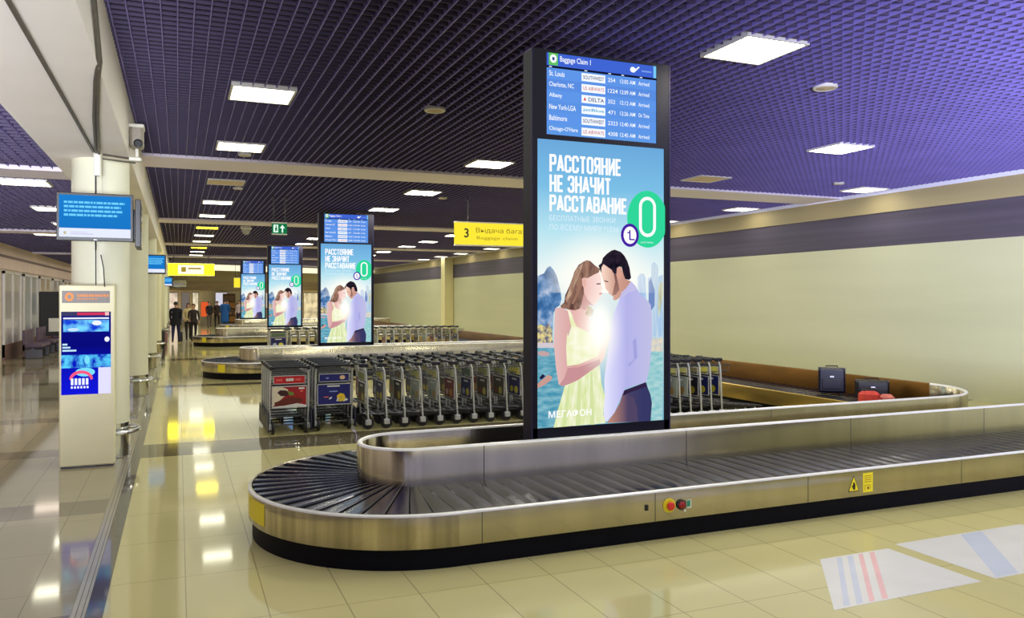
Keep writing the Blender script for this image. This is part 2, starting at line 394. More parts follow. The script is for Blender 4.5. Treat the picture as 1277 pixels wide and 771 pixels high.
ART={'mount':[(-0.67,2.149),(-0.636,2.16),(-0.599,2.175),(-0.571,2.223),(-0.539,2.242),(-0.509,2.212),(-0.474,2.156),(-0.455,2.094),(-0.434,2.021),(-0.426,1.942),(-0.443,1.885),(-0.48,1.862),(-0.505,1.817),(-0.514,1.682),(-0.518,1.602),(-0.508,1.54),(-0.668,1.544)],'trees':[(-0.67,1.695),(-0.636,1.717),(-0.592,1.694),(-0.561,1.728),(-0.518,1.66),(-0.518,1.602),(-0.508,1.534),(-0.668,1.538)],'shore':[(-0.668,1.55),(-0.495,1.546),(-0.495,1.501),(-0.668,1.505)],'sea_l':[(-0.668,1.51),(-0.372,1.503),(-0.358,1.143),(-0.441,0.763),(-0.668,0.778)],'tower1':[(0.375,2.151),(0.408,2.185),(0.444,2.181),(0.464,2.143),(0.467,1.941),(0.375,2.0)],'tower2':[(0.488,2.143),(0.527,2.155),(0.529,2.274),(0.555,2.299),(0.599,2.266),(0.608,2.228),(0.605,2.156),(0.66,2.181),(0.66,1.58),(0.516,1.583)],'tower3':[(0.499,2.108),(0.523,2.143),(0.564,2.025),(0.564,1.881),(0.529,1.834),(0.495,1.882)],'tower4':[(0.606,2.049),(0.63,2.109),(0.655,2.097),(0.66,2.001),(0.613,1.762),(0.599,1.857)],'shore_r':[(0.519,1.57),(0.658,1.567),(0.658,1.437),(0.519,1.441)],'sea_r':[(0.459,1.449),(0.658,1.444),(0.651,0.776),(0.459,0.774)],'boat':[(-0.667,1.183),(-0.616,1.221),(-0.562,1.259),(-0.522,1.241),(-0.529,1.211),(-0.603,1.165),(-0.667,1.141)],'boatman':[(-0.65,1.234),(-0.616,1.269),(-0.587,1.247),(-0.629,1.217)],'boat2':[(-0.663,1.471),(-0.603,1.476),(-0.549,1.456),(-0.552,1.429),(-0.616,1.427),(-0.663,1.441)],'trousers':[(0.201,1.049),(0.23,1.086),(0.466,1.149),(0.486,1.094),(0.513,1.035),(0.531,0.95),(0.516,0.776),(0.37,0.779),(0.355,0.908),(0.318,1.012)],'trousers_lit':[(0.208,1.049),(0.266,1.04),(0.333,1.011),(0.367,0.907),(0.377,0.779),(0.042,0.789),(0.121,0.88),(0.179,0.968)],'shirt':[(0.303,2.106),(0.344,2.071),(0.391,2.0),(0.467,1.941),(0.516,1.888),(0.529,1.786),(0.532,1.583),(0.527,1.544),(0.519,1.389),(0.501,1.274),(0.468,1.151),(0.355,1.128),(0.24,1.1),(0.196,1.03),(0.124,0.882),(0.046,0.803),(0.017,0.81),(0.006,0.889),(0.017,1.039),(0.013,1.19),(0.035,1.34),(0.063,1.503),(0.066,1.604),(0.068,1.651),(0.108,1.79),(0.161,1.906),(0.188,1.988),(0.235,2.037)],'collar':[(0.303,2.108),(0.339,2.071),(0.364,2.03),(0.269,2.0),(0.188,1.941),(0.174,1.965),(0.215,2.023),(0.248,2.053)],'shirt_shade':[(0.318,1.548),(0.355,1.573),(0.37,1.393),(0.281,1.307),(0.266,1.326),(0.333,1.369)],'belt':[(0.22,1.078),(0.252,1.091),(0.462,1.152),(0.471,1.11),(0.266,1.055),(0.214,1.032)],'man_face':[(-0.021,2.237),(0.002,2.268),(0.081,2.223),(0.134,2.241),(0.191,2.242),(0.238,2.129),(0.299,2.108),(0.242,2.041),(0.199,2.006),(0.174,1.955),(0.137,1.93),(0.105,1.934),(0.108,1.962),(0.07,1.988),(0.054,1.994),(0.058,2.009),(0.039,2.023),(0.024,2.04),(0.017,2.081),(-0.004,2.124),(-0.018,2.173)],'beard':[(0.108,2.204),(0.134,2.184),(0.161,2.087),(0.174,2.029),(0.134,1.982),(0.097,1.976),(0.108,2.023),(0.128,2.105)],'man_ear':[(0.145,2.227),(0.168,2.241),(0.191,2.232),(0.199,2.175),(0.188,2.134),(0.164,2.128),(0.145,2.169)],'man_hair':[(-0.051,2.253),(-0.018,2.277),(-0.004,2.324),(0.041,2.365),(0.084,2.393),(0.121,2.404),(0.188,2.384),(0.228,2.346),(0.258,2.299),(0.282,2.235),(0.299,2.141),(0.276,2.122),(0.235,2.129),(0.217,2.17),(0.195,2.242),(0.168,2.245),(0.145,2.233),(0.14,2.177),(0.108,2.184),(0.088,2.215),(0.028,2.251),(0.002,2.266),(-0.018,2.237),(-0.022,2.182)],'eye_m':[(0.002,2.118),(0.054,2.106),(0.054,2.097),(0.021,2.104)],'w_arm':[(-0.499,1.857),(-0.436,1.868),(-0.367,1.833),(-0.335,1.691),(-0.367,1.599),(-0.376,1.636),(-0.386,1.489),(-0.376,1.333),(-0.262,1.343),(-0.143,1.383),(-0.054,1.412),(-0.034,1.48),(-0.011,1.58),(0.035,1.623),(0.07,1.603),(0.046,1.522),(0.009,1.404),(-0.034,1.34),(-0.136,1.278),(-0.262,1.201),(-0.358,1.167),(-0.42,1.15),(-0.461,1.169),(-0.488,1.32),(-0.508,1.516),(-0.506,1.626)],'w_arm_shade':[(-0.372,1.313),(-0.262,1.318),(-0.122,1.364),(-0.037,1.386),(-0.034,1.34),(-0.136,1.278),(-0.262,1.201),(-0.358,1.167),(-0.42,1.15),(-0.454,1.166),(-0.4,1.231)],'w_skin':[(-0.213,2.148),(-0.168,2.137),(-0.116,2.16),(-0.051,2.19),(-0.027,2.173),(-0.021,2.117),(-0.023,2.08),(-0.004,2.036),(-0.023,2.017),(-0.017,1.976),(-0.044,1.941),(-0.071,1.907),(-0.103,1.881),(-0.149,1.89),(-0.175,1.855),(-0.155,1.78),(-0.123,1.734),(-0.14,1.636),(-0.168,1.629),(-0.258,1.678),(-0.31,1.673),(-0.361,1.782),(-0.392,1.839),(-0.335,1.862),(-0.246,1.861),(-0.22,1.941)],'w_neck_shade':[(-0.213,2.022),(-0.168,1.941),(-0.103,1.881),(-0.149,1.888),(-0.175,1.855),(-0.194,1.838),(-0.233,1.861),(-0.22,1.941)],'w_ear':[(-0.226,2.13),(-0.204,2.139),(-0.181,2.114),(-0.186,2.062),(-0.207,2.045),(-0.222,2.079)],'w_eye':[(-0.08,2.086),(-0.031,2.089),(-0.033,2.078),(-0.071,2.076)],'w_mouth':[(-0.051,1.993),(-0.018,2.002),(-0.018,1.99),(-0.041,1.983)],'w_hair':[(-0.213,2.283),(-0.175,2.3),(-0.136,2.291),(-0.09,2.253),(-0.038,2.221),(-0.046,2.19),(-0.116,2.16),(-0.166,2.134),(-0.207,2.139),(-0.226,2.125),(-0.222,2.073),(-0.207,2.045),(-0.203,1.999),(-0.226,1.907),(-0.243,1.856),(-0.297,1.839),(-0.361,1.848),(-0.43,1.86),(-0.445,1.879),(-0.405,1.913),(-0.396,1.976),(-0.354,2.061),(-0.322,2.135),(-0.303,2.192),(-0.258,2.256)],'w_hair_lit':[(-0.307,2.164),(-0.271,2.233),(-0.213,2.272),(-0.233,2.205),(-0.29,2.084),(-0.341,1.976),(-0.383,1.907),(-0.396,1.942),(-0.345,2.05)],'w_hair_lit2':[(-0.258,2.102),(-0.226,2.125),(-0.22,2.073),(-0.258,1.987),(-0.31,1.896),(-0.335,1.902),(-0.284,1.999)],'w_lock':[(-0.171,1.884),(-0.136,1.872),(-0.101,1.838),(-0.11,1.792),(-0.153,1.778),(-0.192,1.804),(-0.175,1.838)],'dress_top':[(-0.388,1.847),(-0.35,1.839),(-0.322,1.793),(-0.307,1.742),(-0.278,1.69),(-0.207,1.66),(-0.14,1.625),(-0.103,1.594),(-0.015,1.624),(-0.001,1.555),(-0.041,1.424),(-0.054,1.408),(-0.143,1.38),(-0.262,1.342),(-0.376,1.333),(-0.386,1.489),(-0.376,1.636),(-0.363,1.606),(-0.333,1.685)],'dress_skirt':[(-0.397,1.159),(-0.356,1.167),(-0.262,1.201),(-0.136,1.278),(-0.04,1.332),(-0.018,1.153),(0.017,1.039),(-0.001,0.877),(0.027,0.789),(-0.511,0.775),(-0.475,0.915),(-0.42,1.084)],'fold1':[(-0.262,1.188),(-0.234,1.2),(-0.241,0.791),(-0.289,0.781)],'fold2':[(-0.136,1.271),(-0.115,1.282),(-0.094,0.782),(-0.143,0.785)],'fold3':[(-0.365,1.149),(-0.345,1.161),(-0.386,0.787),(-0.434,0.784)]}
# ------------------------------------------------------------------ ceiling panels
PANEL = emis('lamp_diffuser', (255,248,226), 28.0)
PANEL_W = emis('lamp_diffuser_wall_row', (255,248,226), 7.0)
PANEL_A = emis('lamp_diffuser_aisle', (255,252,226), 8.0)
PANEL_Y = emis('lamp_diffuser_yellow', (255,226,20), 14.0)
OFFP = mat('unlit_diffuser', (214,190,160), .6, 0, .04, 5)
FRAMEW = mat('panel_frame', (214,210,204), .5, 0, .03, 9)
def panel_light(x, y, z, m, label, group):
    t = thing('ceiling_light', label, 'ceiling light', (x, y, z), 0, group)
    q = MB(); a, w = .345, .025
    q.box(-a,a,-a,-a+w,-.012,.05,FRAMEW); q.box(-a,a,a-w,a,-.012,.05,FRAMEW)
    q.box(-a,-a+w,-a+w,a-w,-.012,.05,FRAMEW); q.box(a-w,a,-a+w,a-w,-.012,.05,FRAMEW)
    q.build('light_frame', t)
    q = MB(); q.box(-a+w,a-w,-a+w,a-w,-.004,.03,m); q.build('diffuser', t)
    return t
ROWS = [-1.0, 2.6, 6.0, 9.45, 12.85, 16.9, 20.5, 23.9, 28.0, 31.5, 34.8, 39.2, 42.6, 46.0]
COLX = [(0.87,'aisle row'), (4.92,'second row from the columns'), (9.4,'third row from the columns'), (13.45,'row along right wall')]
for ci, (cx, cn) in enumerate(COLX):
    for ri, y in enumerate(ROWS):
        if ci == 0 and y in (6.0,): continue
        unlit = (ci == 0 and y == 16.9) or (ci == 2 and y == 12.85)
        yel = ci == 0 and y in (28.0, 39.2)
        if ci == 2 and y in (2.6, 6.0) or ci == 3 and y in (-1.0, 6.0, 9.45): continue
        if ci == 3 and y < 10: continue
        kind = 'unlit square ceiling panel' if unlit else ('yellow glowing square ceiling panel' if yel else 'bright square ceiling light panel')
        vis = [r for r in ROWS if r >= (8 if ci == 0 else 5 if ci == 1 else 8 if ci == 2 else 11)]
        if y in vis: lab = f'{kind}, {ORD[vis.index(y)]} from near end in {cn}'
        else: continue
        panel_light(cx, y, ZC, OFFP if unlit else PANEL_Y if yel else PANEL_W if ci == 3 else PANEL_A if ci == 0 else PANEL, lab, 'square ceiling panels')
for k, (x, y) in enumerate([(-2.1,13.6),(-2.2,17.5),(-2.3,21.0),(-3.2,24.5),(-2.4,28.0),(-3.0,31.5),(-3.8,35.0),(-3.4,40.0)]):
    panel_light(x, y, ZS, PANEL_A if k < 3 else emis('lamp_diffuser_dim', (255,236,214), 5), f'square light panel left of the columns, {ORD[k]} from the front', 'square ceiling panels')

# round ceiling speakers and detectors
def ceiling_disc(x, y, label, r=.13):
    t = thing('ceiling_speaker', label, 'ceiling speaker', (x, y, ZC), 0, 'round ceiling speakers')
    q = MB(); q.lathe([(r,.03),(r,-.012),(r*.9,-.022),(r*.8,-.016)], FRAMEW, 28); q.build('rim', t)
    q = MB(); q.lathe([(r*.8,-.014),(r*.45,-.024),(.0001,-.03)], mat('speaker_mesh', (196,176,146), .6, 0, .2, 90), 28); q.build('grille', t)
for x, y, l in [(2.89,9.4,'round beige ceiling speaker between the aisle lights and the big screen'), (6.5,6.75,'round beige ceiling speaker at upper right beyond the big screen'),
                (0.98,13.5,'small round speaker just behind the second aisle light panel'), (1.15,17.7,'small round speaker behind the unlit aisle panel'),
                (12.2,12.3,'small round speaker before the light panel near the right wall'), (8.0,17.5,'small round speaker right of the big screen past the pale beam'), (5.6,17.6,'small round speaker above the yellow hall sign')]:
    ceiling_disc(x, y, l, .13 if y < 10 else .1)
# dome camera
t = thing('dome_camera', 'small white dome camera hanging under the lattice by the green exit sign', 'camera', (2.0, 27.0, ZC))
q = MB(); q.lathe([(.17,.0),(.17,-.08),(.14,-.1)], WHITEP, 20); q.build('housing', t)
q = MB(); q.lathe([(.13,-.1),(.12,-.18),(.08,-.25),(.0001,-.28)], mat('smoked_dome', (150,146,140), .15, 0, .05, 8), 20); q.build('dome', t)

# ------------------------------------------------------------------ baggage carousels
CX, CY, RW, RS = 1.875, 6.845, 0.455, 1.315
YW, YS = CY-RW, CY-RS; YWb, YSb = CY+RW, CY+RS
RC = 1.15; XB = 10.1; XSK = XB-(YSb-YWb); YEND = 18.9; XEND = XW-.12
def path(step, arcstep):
    """pairs (wall side point, skirt side point), front right end -> tip -> back -> corner -> along the wall"""
    P = []
    n = int((XEND-CX)/step)
    for i in range(n): x = XEND-(XEND-CX)*i/n; P.append(((x,YW),(x,YS),0))
    n = int(PI*(RW+RS)/2/arcstep)
    for i in range(n):
        a = -PI/2-PI*i/n; P.append(((CX+RW*math.cos(a),CY+RW*math.sin(a)),(CX+RS*math.cos(a),CY+RS*math.sin(a)),1))
    xb = XB-RC; n = int((xb-CX)/step)
    for i in range(n): x = CX+(xb-CX)*i/n; P.append(((x,YWb),(x,YSb),2))
    rs = RC-(YSb-YWb); n = int(PI/2*(RC+rs)/2/arcstep)*2
    for i in range(n):
        a = -PI/2+PI/2*i/n; P.append(((xb+RC*math.cos(a),YWb+RC+RC*math.sin(a)),(xb+rs*math.cos(a),YWb+RC+rs*math.sin(a)),3))
    y0 = YWb+RC; n = int((YEND-y0)/step)
    for i in range(n+1): y = y0+(YEND-y0)*i/n; P.append(((XB,y),(XSK,y),4))
    return P
def sweep(mb, pts, offs, prof, m):
    """prof = [(outward offset, z)], offs = outward unit vectors"""
    vs = []; fs = []; n = len(prof)
    for (x, y), (ox, oy) in zip(pts, offs):
        for o, z in prof: vs.append((x+ox*o, y+oy*o, z))
    for i in range(len(pts)-1):
        for k in range(n-1): fs.append((i*n+k, i*n+k+1, (i+1)*n+k+1, (i+1)*n+k))
    mb.add(vs, fs, m, True)
    mb.add(vs[:n], [tuple(range(n))], m); mb.add(vs[-n:], [tuple(range(n-1,-1,-1))], m)
ZB = 0.40
def unit(a, b):
    dx, dy = b[0]-a[0], b[1]-a[1]; l = math.hypot(dx, dy); return (dx/l, dy/l)
def make_carousel(loc, label, first):
    t = thing('baggage_carousel', label, 'baggage carousel', loc, 0, 'baggage carousels')
    fine = path(.5, .05)
    W = [p[0] for p in fine]; S = [p[1] for p in fine]; O = [unit(p[0], p[1]) for p in fine]; seg = [p[2] for p in fine]
    I = [(-a, -b) for a, b in O]
    j = next(i for i, s_ in enumerate(seg) if s_ == 4)
    # belt of overlapping rubber slats
    q = MB(); P = path(.155, .118)
    for i in range(len(P)-1):
        (w0, s0, g0), (w1, s1, g1) = P[i], P[i+1]
        def lp(a, b, f): return (a[0]+(b[0]-a[0])*f, a[1]+(b[1]-a[1])*f)
        # shape across the slat: high leading edge, low trailing edge, thin dark riser
        k = [(0.0, ZB-.006), (.10, ZB+.002), (.55, ZB-.002), (.93, ZB-.012)]
        vs = []
        for f, z in k:
            a, b = lp(w0, w1, f), lp(s0, s1, f); vs += [(a[0],a[1],z+.004),(b[0],b[1],z)]
        q.add(vs, [(0,1,3,2),(2,3,5,4),(4,5,7,6)], RUBBER, True)
        a, b = lp(w0, w1, .93), lp(s0, s1, .93)
        q.add([(a[0],a[1],ZB-.012),(b[0],b[1],ZB-.012),(w1[0],w1[1],ZB-.022),(s1[0],s1[1],ZB-.022),(w1[0],w1[1],ZB-.006),(s1[0],s1[1],ZB-.006)],
              [(0,1,3,2),(2,3,5,4)], RUBBER2)
    q.build('belt', t)
    # island wall
    prof = [(0,ZB-.06),(0,.69),(.008,.705),(.022,.712),(.04,.705),(.045,.69),(.045,ZB-.06)]
    a1 = seg.index(1); a2 = seg.index(2); a3 = seg.index(3)
    q = MB(); sweep(q, W[:a1+1], I[:a1+1], prof, STEEL); sweep(q, W[a1:a2+1], I[a1:a2+1], prof, STEELC); sweep(q, W[a2:a3+1], I[a2:a3+1], prof, STEEL); sweep(q, W[a3:j+1], I[a3:j+1], prof, STEELC)
    sweep(q, W[:j+1], I[:j+1], [(-.001,.692),(.007,.7065),(.022,.7135),(.041,.7065),(.0465,.692)], LIP)
    for x in (2.4, 4.45, 6.5, 8.5, 10.6): q.box(x-.003, x+.003, YW-.0012, YW, ZB, .695, DARKGR)
    for x in (2.6, 4.4, 6.2): q.box(x-.003, x+.003, YWb-.046, YWb-.0445, ZB, .69, DARKGR)
    q.build('island_wall', t)
    q = MB(); sweep(q, W[j:], I[j:], prof, BRONZE); q.build('back_wall', t, 'brown toned steel wall behind the belt')
    q = MB(); yy = YWb-.05
    q.box(CX, XEND, YW+.05, yy, .02, .30, mat('island_floor', (210,196,196), .4, .2, .05, 4)); q.build('island_base', t, 'pale base inside the island')
    # outer steel band with rounded lip, and black plinth
    prof = [(0,ZB-.04),(0,ZB-.004),(.006,ZB+.006),(.02,ZB+.006),(.032,ZB-.004),(.034,ZB-.02),(.034,.165),(.028,.155),(0,.155)]
    q = MB(); sweep(q, S[:a1+1], O[:a1+1], prof, STEEL); sweep(q, S[a1:a2+1], O[a1:a2+1], prof, STEELC); sweep(q, S[a2:j+1], O[a2:j+1], prof, STEEL)
    sweep(q, S[:j+1], O[:j+1], [(.018,ZB+.0075),(.033,ZB-.003),(.0352,ZB-.013)], LIP)
    for x in (2.05, 3.53, 5.1, 7.0, 9.0, 11.0): q.box(x-.0025, x+.0025, YS-.0352, YS-.0335, .16, ZB-.012, DARKGR)
    q.build('side_band', t)
    q = MB(); sweep(q, S[j:], O[j:], prof, GOLDST); q.build('side_band', t, 'golden toned side band along the wall')
    q = MB(); sweep(q, S, O, [(0,0),(0,.16),(-.02,.16),(-.02,0)], BLACKB); q.build('plinth', t, 'black recessed plinth')
    yf = YS-.034
    if first:
        q = MB()
        q.lathe([(.058,0),(.058,-.006),(.05,-.009)], YELLOWP, 28, (3.66,yf,.275), 'y'); q.build('button_plate', t, 'yellow round plate')
        q = MB(); q.lathe([(.02,-.005),(.02,-.02),(.032,-.022),(.034,-.034),(.028,-.042),(.0001,-.045)], mat('red_button', (226,48,44), .35, 0, .05, 9), 24, (3.66,yf,.275), 'y'); q.build('emergency_button', t, 'red emergency stop button')
        q = MB(); q.lathe([(.043,0),(.043,-.012),(.034,-.016)], BLACKP, 26, (3.775,yf,.27), 'y'); q.build('lamp_ring', t, 'black ring')
        q = MB(); q.lathe([(.034,-.006),(.03,-.022),(.018,-.03),(.0001,-.033)], mat('dark_red_lens', (150,14,20), .15, 0, .1, 9), 24, (3.775,yf,.27), 'y'); q.build('red_lamp', t, 'dark red signal lamp')
        q = MB(); q.box(3.826,3.875,yf-.006,yf,.235,.305,WHITEP); q.box(3.83,3.86,yf-.008,yf,.25,.298,mat('green_sticker',(30,150,110),.4,0,.05,9)); q.box(3.80,3.822,yf-.004,yf,.208,.23,WHITEP)
        q.build('start_label', t, 'small green and white sticker')
        q = MB(); q.box(3.435,3.462,yf-.008,yf,.255,.30,BLACKP); q.build('key_switch', t, 'small black key switch')
        def tri(cx, z0, w, h, d, m, q): q.sheet([(cx-w/2,z0),(cx+w/2,z0),(cx,z0+h)], yf-d, m)
        q = MB(); tri(5.625,.205,.13,.145,.001,BLACKP,q); tri(5.625,.212,.112,.126,.0016,YELLOWP,q)
        q.sheet([(5.616,.222),(5.640,.222),(5.645,.26),(5.632,.29),(5.618,.285),(5.612,.25)], yf-.0022, BLACKP); q.sheet([(5.60,.24),(5.616,.25),(5.612,.262),(5.598,.25)], yf-.0022, BLACKP)
        q.build('warning_sticker', t, 'yellow triangle warning sticker with black figure')
        q = MB(); x0, x1, z0, z1 = 5.735, 5.855, .185, .36
        q.rect(x0,x1,z0,z1,yf-.001,YELLOWP)
        INK = mat('sticker_ink', (150,104,30), .5, 0, .1, 9)
        for k in range(4): q.rect(x0+.018,x1-.018,z1-.03-.018*k,z1-.024-.018*k,yf-.0016,INK)
        q.rect(x0+.02,x1-.03,z0+.062,z0+.066,yf-.0016,INK); q.rect(x0+.02,x0+.024,z0+.02,z0+.066,yf-.0016,INK); q.rect(x1-.034,x1-.03,z0+.02,z0+.066,yf-.0016,INK)
        q.rect(x0+.05,x0+.075,z0+.025,z0+.05,yf-.0016,INK); q.build('notice_sticker', t, 'rectangular yellow notice sticker')
        q = MB()
        a = math.radians(190)
        for k in range(6):
            a0 = math.radians(182+3*k); a1 = math.radians(185+3*k); r = RS+.0355
            q.add([(CX+r*math.cos(a0),CY+r*math.sin(a0),.20),(CX+r*math.cos(a1),CY+r*math.sin(a1),.20),(CX+r*math.cos(a1),CY+r*math.sin(a1),.37),(CX+r*math.cos(a0),CY+r*math.sin(a0),.37)], [(0,1,2,3)], YELLOWP, True)
        q.build('edge_sticker', t, 'yellow sticker on the rounded end')
    else:
        q = MB()
        for k in range(3):
            a0 = math.radians(222+3*k); a1 = math.radians(225+3*k); r = RS+.0355
            q.add([(CX+r*math.cos(a0),CY+r*math.sin(a0),.18),(CX+r*math.cos(a1),CY+r*math.sin(a1),.18),(CX+r*math.cos(a1),CY+r*math.sin(a1),.36),(CX+r*math.cos(a0),CY+r*math.sin(a0),.36)], [(0,1,2,3)], YELLOWP, True)
        q.build('edge_sticker', t, 'yellow sticker on the rounded end')
    return t
make_carousel((0,0,0), 'long stainless steel baggage carousel with black slat belt in the foreground', True)
XEND = 10.6
c2 = make_carousel((0,14.5,0), 'stainless baggage carousel behind the first rows of luggage trolleys', False)
dup(c2, (0,28.6,0), 0, 'third steel baggage carousel, its rounded end near the walking couple')
XEND = 10.6
make_carousel((1.65,43.0,0), 'farthest brownish baggage carousel beside the distant standing people', False)

# ------------------------------------------------------------------ advertising stands
K = 6.45/6.55
def SX(x): return x*K
def SZ(z): return 1.95+(z-1.95)*K
E = emis
def poster_mesh():
    q = MB(); x0, x1, z0, z1 = SX(-.668), SX(.668), SZ(.78), SZ(3.385)
    sky = emis_ramp('poster_sky', 2, [(SZ(.78),(120,178,200)), (1.7,(190,214,222)), (2.15,(232,240,238)), (2.55,(178,222,234)), (2.95,(120,186,224)), (SZ(3.385),(104,164,214))])
    q.rect(x0, x1, z0, z1, 0, sky)
    lay = [0.0005]
    def art(n, m):
        pts = [(min(max(SX(x), x0), x1), min(max(SZ(z), z0), z1)) for x, z in ART[n]]
        q.sheet(pts, -lay[0], m); lay[0] += .0005
    sea = emis_noise('poster_sea', (66,142,170), (134,186,200), 9, (1,1,3), .35, .7)
    art('sea_l', sea); art('sea_r', emis_noise('poster_sea_light', (124,186,194), (178,214,214), 9, (1,1,3), .35, .7))
    art('mount', emis_noise('poster_mountain', (44,92,146), (176,190,214), 9, (1,1,.8), .38, .66, 1, (92,134,182)))
    art('trees', emis_noise('poster_trees', (92,92,120), (222,206,140), 22, (1,1,1), .4, .6)); art('shore', E('poster_shore', (206,196,204)))
    art('tower1', emis_noise('poster_tower', (140,176,220), (176,204,232), 8, (5,1,.4))); art('tower2', emis_noise('poster_tower_b', (156,190,224), (206,220,226), 7, (6,1,.3)))
    art('tower3', E('poster_tower_c', (110,136,190))); art('tower4', emis_noise('poster_tower_d', (150,164,140), (222,220,190), 14, (5,1,.4)))
    art('shore_r', emis_noise('poster_shore_r', (226,214,190), (190,196,196), 20))
    art('boat', E('poster_boat', (196,150,140))); art('boatman', E('poster_boatman', (30,34,66))); art('boat2', E('poster_boat_b', (190,160,160)))
    q.sheet([(SX(a-3.64), SZ(b)) for a, b in ((3.0,2.0),(4.28,2.0),(4.28,2.62),(3.0,2.62))], -lay[0], glow_mat('poster_halo_sky', (255,252,240), SX(-.02), 2.12, .66, .54, .8, 1.0)); lay[0] += .0005
    art('trousers', emis_ramp('poster_trousers', 0, [(.0,(120,92,104)), (.2,(74,66,98)), (.42,(52,54,98))])); art('trousers_lit', emis_ramp('poster_trousers_lit', 0, [(.0,(206,150,120)), (.12,(160,118,112)), (.26,(78,66,98))]))
    art('shirt', emis_ramp('poster_shirt', 0, [(-.06,(240,238,252)), (.1,(204,204,242)), (.25,(176,174,228)), (.5,(186,186,224))]))
    art('shirt_shade', E('poster_shirt_shade', (160,158,216))); art('collar', E('poster_collar', (190,186,226))); art('belt', E('poster_belt', (48,34,66)))
    art('man_face', emis_ramp('poster_man_skin', 0, [(.0,(240,206,190)), (.12,(206,158,140)), (.3,(190,138,124))])); art('beard', emis_ramp('poster_beard', 2, [(1.9,(176,130,116)), (2.2,(104,74,74))]))
    art('man_ear', E('poster_man_ear', (214,158,142))); art('eye_m', E('poster_man_eye', (70,48,50)))
    art('man_hair', emis_noise('poster_man_hair', (18,14,28), (44,34,48), 14))
    art('w_skin', emis_ramp('poster_woman_skin', 0, [(-.4,(220,172,166)), (-.2,(230,186,178)), (.0,(250,226,220))]))
    art('w_neck_shade', E('poster_neck_shade', (206,154,150))); art('dress_skirt', emis_noise('poster_dress', (206,222,150), (240,240,214), 12, (2,1,.5), .3, .7))
    for f in ('fold1','fold2','fold3'): art(f, E('poster_dress_fold', (206,220,158)))
    art('dress_top', emis_noise('poster_dress_top', (222,230,164), (246,244,222), 12, (1,1,.8), .3, .7))
    art('w_arm', emis_ramp('poster_woman_arm', 0, [(-.5,(222,184,182)), (-.3,(212,160,156)), (.0,(240,196,186)), (.12,(250,226,218))])); art('w_arm_shade', E('poster_arm_shade', (196,142,146)))
    art('w_hair', emis_noise('poster_woman_hair', (92,62,58), (160,122,104), 10, (2,1,.7), .35, .65)); art('w_hair_lit', emis_noise('poster_hair_light', (150,114,96), (196,164,140), 12, (2,1,.6)))
    art('w_hair_lit2', E('poster_hair_light_b', (152,112,94))); art('w_lock', emis_noise('poster_hair_lock', (150,112,84), (226,202,160), 12))
    art('w_ear', E('poster_woman_ear', (226,176,166))); art('w_eye', E('poster_woman_eye', (96,64,66))); art('w_mouth', E('poster_woman_mouth', (202,110,118)))
    q.sheet([(SX(-.45), SZ(.95)), (SX(.5), SZ(.95)), (SX(.5), SZ(2.62)), (SX(-.45), SZ(2.62))], -lay[0], glow_mat('poster_halo', (255,252,240), SX(-.05), 1.64, .29, .48, 1.2, 1.0)); lay[0] += .0005
    q.sheet([(SX(-.3), SZ(1.2)), (SX(.3), SZ(1.2)), (SX(.3), SZ(2.2)), (SX(-.3), SZ(2.2))], -lay[0], glow_mat('poster_halo_b', (255,255,250), SX(-.04), 1.70, .15, .25, .8, 1.0)); lay[0] += .0005
    y = -lay[0]; WH = E('poster_white', (252,252,255)); PALE = E('poster_pale_ink', (214,234,246))
    def tx(s, a0, a1, b0, b1, m, bold): q.text(s, SX(a0-3.64), SX(a1-3.64), SZ(b0), SZ(b1), y, m, bold)
    def hl(s, a0, a1, b0, b1): q.block_text(s, SX(a0-3.64), SX(a1-3.64), SZ(b0), SZ(b1), y, WH)
    hl('РАССТОЯНИЕ', 3.084, 3.834, 3.092, 3.250)
    hl('НЕ ЗНАЧИТ', 3.084, 3.718, 2.911, 3.066)
    hl('РАССТАВАНИЕ', 3.084, 3.895, 2.735, 2.885)
    tx('БЕСПЛАТНЫЕ ЗВОНКИ', 3.084, 3.762, 2.650, 2.700, PALE, .0); tx('ПО ВСЕМУ МИРУ *123#', 3.084, 3.80, 2.562, 2.618, PALE, .0)
    GR = E('poster_green', (46,210,150)); PU = E('poster_violet', (70,30,160))
    r = SX(.27); cx, cz = SX(4.112-3.64), SZ(2.70)
    pts = [(min(cx+SX(.222)*math.cos(2*PI*k/48), x1), cz+r*math.sin(2*PI*k/48)) for k in range(48)]
    q.sheet(pts, y-.0005, GR)
    def stadium(cx, cz, w, h, n=14): return [(cx+w*math.cos(PI*k/n), cz+h-w+w*math.sin(PI*k/n)) for k in range(n+1)] + [(cx-w*math.cos(PI*k/n), cz-h+w-w*math.sin(PI*k/n)) for k in range(n+1)]
    q.sheet(stadium(SX(.472), SZ(2.722), .092, .188), y-.001, WH); q.sheet(stadium(SX(.472), SZ(2.722), .062, .158), y-.0015, GR)
    q.text('руб./мин.', SX(.40), SX(.54), SZ(2.468), SZ(2.49), y-.001, PALE)
    q.disc(SX(.279), SZ(2.542), .096, .108, y-.002, PU); q.disc(SX(.279), SZ(2.542), .068, .08, y-.0025, WH)
    q.rect(SX(.27), SX(.285), SZ(2.50), SZ(2.59), y-.003, PU); q.rect(SX(.275), SX(.33), SZ(2.495), SZ(2.508), y-.003, PU); q.rect(SX(.25), SX(.272), SZ(2.56), SZ(2.572), y-.003, PU)
    q.text('МЕГАФОН', SX(3.075-3.64), SX(3.511-3.64), SZ(.868), SZ(.935), y-.001, WH, .015)
    return q
